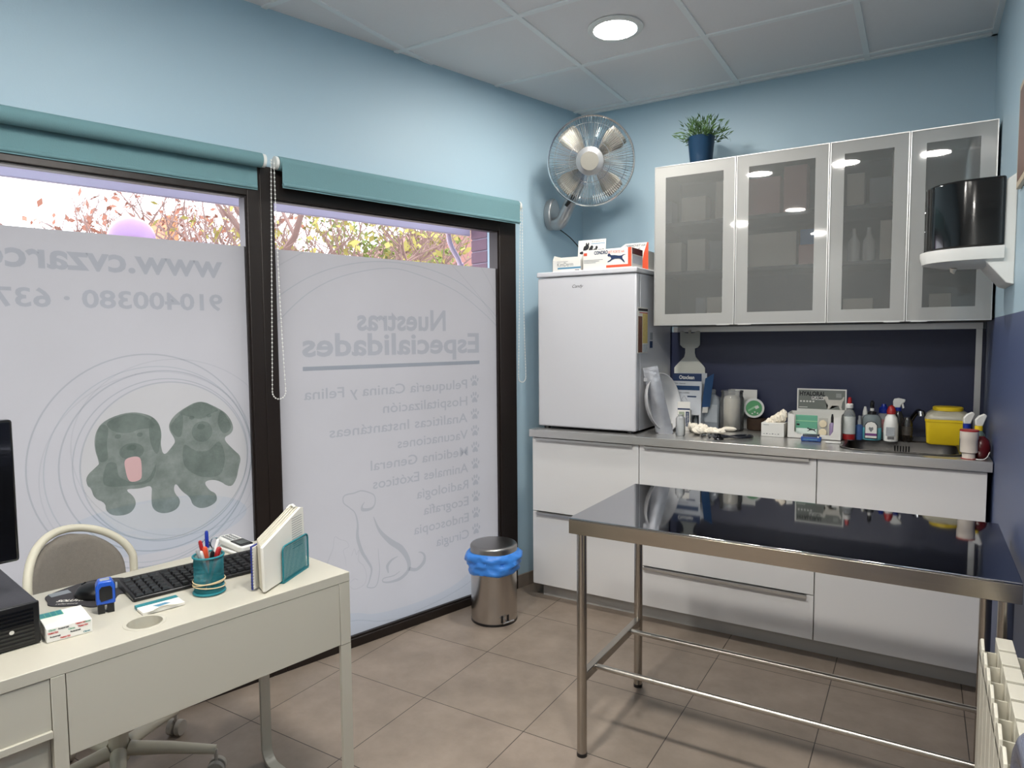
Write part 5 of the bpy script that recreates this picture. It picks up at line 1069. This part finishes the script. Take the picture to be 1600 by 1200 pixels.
# phone
t = thing('cordless_phone', 'white and black cordless phone lying on its charging cradle at the far desk edge', 'telephone', DP(.114, -.432, .7505), AD+.06)
b = MB(); b.prism(rrect(-.026, .026, -.072, .072, .018, 5), .004, .024); b.build('handset', WHITE, t, bevel=.005, segs=3, rot=(-.06, 0, 0), loc=(0, 0, .010))
f_ = MB(); f_.prism(rrect(-.021, .021, .0, .066, .006, 4), 0, .001); f_.build('black_face', BLACKG, t, rot=(-.06, 0, 0), loc=(0, 0, .0340)); MB().prism(rrect(-.015, .015, .020, .050, .002, 3), 0, .001).build('display', mat('lcd_grey', c(74, 80, 78), .2), t, rot=(-.06, 0, 0), loc=(0, 0, .0352))
for i in range(5):
    for j in range(3): B(-.004, .004, -.0035, .0035, 0, .0015).build('key', GREYINK, t, loc=(-.012+.012*j, -.008-.0115*i, .0345+.0007*i), rot=(-.06, 0, 0))
MB().prism(rrect(-.029, .029, -.070, .055, .02, 5), 0, .010).build('cradle', WHITE, t, bevel=.003)
# letter rack + papers
t = thing('letter_rack', 'teal wire mesh letter rack at the right end of the desk', 'letter rack', DP(.172, -.055, .7505), AD+.52)
for y, nm in ((0, 'front_frame'), (-.060, 'rear_frame')):
    P = [(0, y, .004)]+[(.012-.012*math.cos(q), y, .088+.012*math.sin(q)) for q in [math.radians(a) for a in (0, 30, 60, 90)]]+[(-.012+.012*math.sin(q)-0, y, 0) for q in []]
    w2 = .135
    path = [(0, y, .004), (0, y, .088)]+[(-.012+.012*math.cos(math.radians(a)), y, .088+.012*math.sin(math.radians(a))) for a in (30, 60, 90)]+[(-w2+.012-.012*math.sin(math.radians(a)), y, .088+.012*math.cos(math.radians(a))) for a in (0, 30, 60, 90)]+[(-w2, y, .004)]
    MB().tube(path+[], .0026, 8).build(nm, TEAL, t)
    g_ = MB()
    for k in range(1, 34): g_.tube([(-w2*k/34, y, .004), (-w2*k/34, y, .098)], .0006, 3, cap=False)
    for k in range(1, 26): g_.tube([(0, y, .004+.0037*k), (-w2, y, .004+.0037*k)], .0006, 3, cap=False)
    g_.build('mesh_panel', TEAL, t, smooth=False)
B(-.135, 0, -.062, .002, 0, .003).build('base_plate', TEAL, t)
rot_r = AD+.52
def rk(x, y, z=.7545): 
    v_ = Matrix.Rotation(rot_r, 3, 'Z') @ Vector((x, y, 0)); q = DP(.172, -.055, z); return Vector((q.x+v_.x, q.y+v_.y, z))
t = thing('paper_bundle', 'thick bundle of worn white papers and envelopes in the teal rack', 'papers', rk(0, -.008), rot_r)
pb = MB(); pb.prism([(.075, 0), (.080, .118), (-.115, .176), (-.130, .172), (-.138, .0)], -.008, .0, u=(1, 0, 0), v=(0, 0, 1), n=(0, 1, 0)); pb.build('front_envelope', PAPER, t, bevel=.001)
pb = MB()
for k in range(7): pb.prism([(.070-.004*k, 0), (.075-.004*k, .119+.002*k), (-.112, .178-.002*(k % 2)), (-.132, .170), (-.136, .0)], -.0105-.004*k, -.0085-.004*k, u=(1, 0, 0), v=(0, 0, 1), n=(0, 1, 0))
pb.build('sheets', mat('aged_paper', c(212, 206, 190), .8), t)
MB().tube([(-.105, -.012, .178), (-.108, -.020, .183), (-.11, -.030, .180), (-.105, -.036, .172)], .004, 8).build('curled_corner', PAPER, t)
ln = MB()
for k in range(14): ln.box(-.120, -.065, -.0001, .0004, .070+.0065*k, .0712+.0065*k)
ln.build('printed_lines', GREYINK, t)
t = thing('spiral_notebook', 'dark blue spiral notebook standing at the rear of the teal rack', 'notebook', rk(.035, -.050), rot_r)
B(-.12, .03, -.004, .0, 0, .115).build('cover', ROYAL, t); B(-.118, .028, .0002, .004, .002, .112).build('pages', PAPER, t)
sp_ = MB()
for k in range(14): sp_.tube([(.030+.004*math.cos(q*PI/4), .0+.004*math.sin(q*PI/4), .006+.0078*k) for q in range(8)], .0006, 4, closed=True)
sp_.build('spiral_wire', BLACK, t)

# ================================================================ OFFICE CHAIR
t = thing('office_chair', 'grey padded swivel chair with a cream tube back frame, behind the desk', 'chair', (-.275, -2.64, 0), 0)
CT = mat('cream_tube', c(205, 200, 182), .45)
bd = Vector((-.96, -.20, 0)).normalized(); sd = Vector((-bd.y, bd.x, 0))
for k in range(5):
    a = math.radians(42+72*k); d = Vector((math.cos(a), math.sin(a), 0)); 
    arm = MB().tube([d*.03+Vector((0, 0, .125)), d*.15+Vector((0, 0, .112)), d*.285+Vector((0, 0, .088))], [.024, .020, .015], 12, flat=(1, .9)).build('base_arm', CT, t)
    cc = d*.285+Vector((0, 0, .028)); pp = Vector((-d.y, d.x, 0))
    wh = MB(); wh.cyl(cc-pp*.024, cc-pp*.006, .027, seg=24); wh.cyl(cc+pp*.006, cc+pp*.024, .027, seg=24); wh.cyl(cc+Vector((0, 0, .02)), cc+Vector((0, 0, .062)), .006, seg=10); wh.build('caster', mat('grey_caster', c(176, 170, 160), .5), t, bevel=.002)
MB().cyl((0, 0, .09), (0, 0, .24), .028).build('column', CT, t); MB().cyl((0, 0, .24), (0, 0, .42), .016).build('gas_lift', mat('dull_grey_tube', c(160, 156, 148), .4), t)
sq = MB(); ring_ = rrect(-.22, .22, -.215, .215, .09, 6); sq.prism(ring_, .425, .475); so = sq.build('seat', GREYF, t, bevel=.018, segs=3, rot=math.atan2(bd.y, bd.x))
# back frame: an arch of bent tube, padded panel inside
bc = bd*.235+Vector((.040, .030, 0))
def bp(u, z): return bc+sd*u+bd*(.10*(z-.45))+bd*(-.10*(u/.21)**2*1)+Vector((0, 0, z))
arch = [bp(-.155, .44), bp(-.172, .55), bp(-.18, .655)]+[bp(-.18*math.cos(q), .655+.145*math.sin(q)) for q in [math.radians(a) for a in range(12, 175, 12)]]+[bp(.18, .655), bp(.172, .55), bp(.155, .44)]
MB().tube(smoothpts([tuple(p) for p in arch], 3), .0125, 12).build('back_frame', CT, t)
pn = MB(); vs = []; nu, nv = 20, 24
for side in (0, 1):
    for j in range(nv+1):
        zz = .46+.322*j/nv; hw = .158 if zz < .64 else .158*math.sqrt(max(.0, 1-((zz-.64)/.1435)**2))
        for i in range(nu+1):
            u_ = (i/nu-.5)*2*max(hw, .02); edge = (1-abs(i/nu-.5)*2)**.4 if 0 < i < nu else 0; ej = 1 if 0 < j < nv else .2
            vs.append(bp(u_, zz)+bd*(-.022 if side == 0 else .016)*edge*ej-bd*.002*(1 if side == 0 else -1))
n2 = (nu+1)*(nv+1); fc = [(j*(nu+1)+i, j*(nu+1)+i+1, (j+1)*(nu+1)+i+1, (j+1)*(nu+1)+i) for j in range(nv) for i in range(nu)]
fc += [tuple(q+n2 for q in reversed(f)) for f in fc]
edge = [i for i in range(nu+1)]+[j*(nu+1)+nu for j in range(1, nv+1)]+[nv*(nu+1)+i for i in range(nu-1, -1, -1)]+[j*(nu+1) for j in range(nv-1, 0, -1)]
fc += [(edge[i], edge[(i+1) % len(edge)], edge[(i+1) % len(edge)]+n2, edge[i]+n2) for i in range(len(edge))]
pn._add(vs, fc); pn.build('backrest', GREYF, t, ang=60)
MB().tube([tuple(bd*.02+Vector((0, 0, .42))), tuple(bd*.2+Vector((0, 0, .425))), tuple(bp(0, .46)+bd*.01), tuple(bp(0, .52)+bd*.022)], .014, 10, flat=(1.6, .6)).build('back_bracket', BLACK, t)

# ================================================================ RIGHT WALL
t = thing('towel_dispenser', 'glossy black and white paper towel dispenser on the right wall', 'dispenser', (W, -.905, 0))
def dsh(dx, hw, n=20): return [(0, -hw)]+[(-dx*math.sin(PI*k/n)**.62, -hw*math.cos(PI*k/n)) for k in range(1, n)]+[(0, hw)]
b = MB(); b.prism([(x-.03, y) for x, y in dsh(.222, .150)], 1.690, 1.912); b.build('black_cover', BLACKG, t, bevel=.008, segs=3)
b = MB(); vs = []; pr_ = [(1.690, 1.03), (1.676, 1.03), (1.650, 1.0), (1.640, .80), (1.634, .4)]
for z, k_ in pr_: vs.append([b.bm.verts.new((x*k_-.03, y*k_, z)) for x, y in dsh(.226, .153)])
for i in range(len(vs)-1):
    for j in range(len(vs[i])): b.bm.faces.new((vs[i][j], vs[i][(j+1) % len(vs[i])], vs[i+1][(j+1) % len(vs[i])], vs[i+1][j]))
b.bm.faces.new(vs[0]); b.bm.faces.new(vs[-1]); b.build('tray', WHITE, t)
b = MB(); b.prism([(0, 1.92), (-.030, 1.90), (-.030, 1.69), (-.10, 1.685), (-.10, 1.672), (-.022, 1.572), (0, 1.565)], -.135, .135, u=(1, 0, 0), v=(0, 0, 1), n=(0, 1, 0)); b.build('wall_bracket', WHITE, t, bevel=.003)
tw = MB(); tw.tube([(-.16, .0, 1.636), (-.162, .002, 1.625), (-.158, 0, 1.617)], [.012, .008, .002], 8); tw.build('paper_tip', COTTON, t)
for z in (1.765, 1.83): MB().sphere((-.249, -.03, z), .003).build('lock_pin', CHROME, t)
t = thing('soap_dispenser', 'white wall soap dispenser cut off by the right edge of the picture', 'dispenser', (W, -2.08, 1.655))
MB().prism([(0, 0), (-.05, .008), (-.074, .035), (-.074, .075), (-.055, .105), (0, .11)], -.05, .05, u=(1, 0, 0), v=(0, 0, 1), n=(0, 1, 0)).build('housing', mat('warm_white_plastic', c(228, 218, 210), .4), t, bevel=.01, segs=3)
B(-.07, -.04, -.02, .02, -.012, .0).build('nozzle', GREYINK, t)
t = thing('framed_poster', 'framed poster on the right wall, only its left edge in view', 'picture', (W, -1.45, 1.85))
B(-.012, 0, -.32, .33, 0, .31).build('frame', mat('pale_wood_frame', c(196, 182, 160), .5), t, bevel=.002); B(-.0128, -.0118, -.30, .31, .02, .29).build('print', mat('poster_print', c(120, 96, 88), .5, var=.6, vscale=6), t)
# radiator
RAD0 = -1.885
t = thing('radiator', 'cream sectional aluminium radiator below the dark blue wall, beside the examination table', 'radiator', (1.985, RAD0, 0))
for k in range(9):
    y = -.08*k; s_ = MB()
    s_.box(.0, .006, y-.037, y+.037-.0, .14, .665); s_.prism([(-.0385, .655), (-.030, .690), (.0, .704), (.030, .690), (.0385, .655)], 0, .006, (0, y, 0), u=(0, 1, 0), v=(0, 0, 1), n=(1, 0, 0))
    s_.box(.006, .030, y-.0012, y+.0012, .15, .675); s_.box(.030, .062, y-.034, y+.034, .14, .700); s_.box(.062, .088, y-.0012, y+.0012, .15, .675); s_.box(.088, .092, y-.037, y+.037, .14, .67)
    s_.box(.010, .030, y-.030, y+.030, .60, .602); s_.box(.002, .030, y+.010, y+.012, .15, .665)
    s_.build('section', CREAM, t, bevel=.003)
MB().cyl((.046, .04, .18), (.046, -.68, .18), .018).build('lower_manifold', CREAM, t); MB().cyl((.046, .0, 0.0), (.046, .0, .15), .008).build('inlet_pipe', CREAM, t)
# chair by the right edge
t = thing('visitor_chair', 'rounded glossy grey blue tube of a chair back cut off by the bottom right corner', 'chair', (1.977, -2.74, 0), 0)
GB = mat('grey_blue_gloss', c(112, 118, 138), .2, metal=.4); VIN = mat('navy_vinyl', c(40, 46, 66), .4)
MB().tube(smoothpts([(0, 0, .02), (0, 0, .40), (0, 0, .80), (0, -.008, .875), (0, -.035, .912), (0, -.08, .925), (0, -.32, .925), (0, -.365, .912), (0, -.392, .875), (0, -.40, .80), (0, -.40, .40), (0, -.40, .02)], 6), .021, 18).build('back_frame', GB, t)
B(-.012, .012, -.378, -.022, .55, .86).build('backrest', VIN, t, bevel=.01, segs=3)
MB().prism(rrect(-.44, -.03, -.40, 0, .05), .43, .47).build('seat', VIN, t, bevel=.012)
for y in (-.02, -.38): MB().cyl((-.42, y, 0), (-.42, y, .43), .013).build('leg', GB, t)
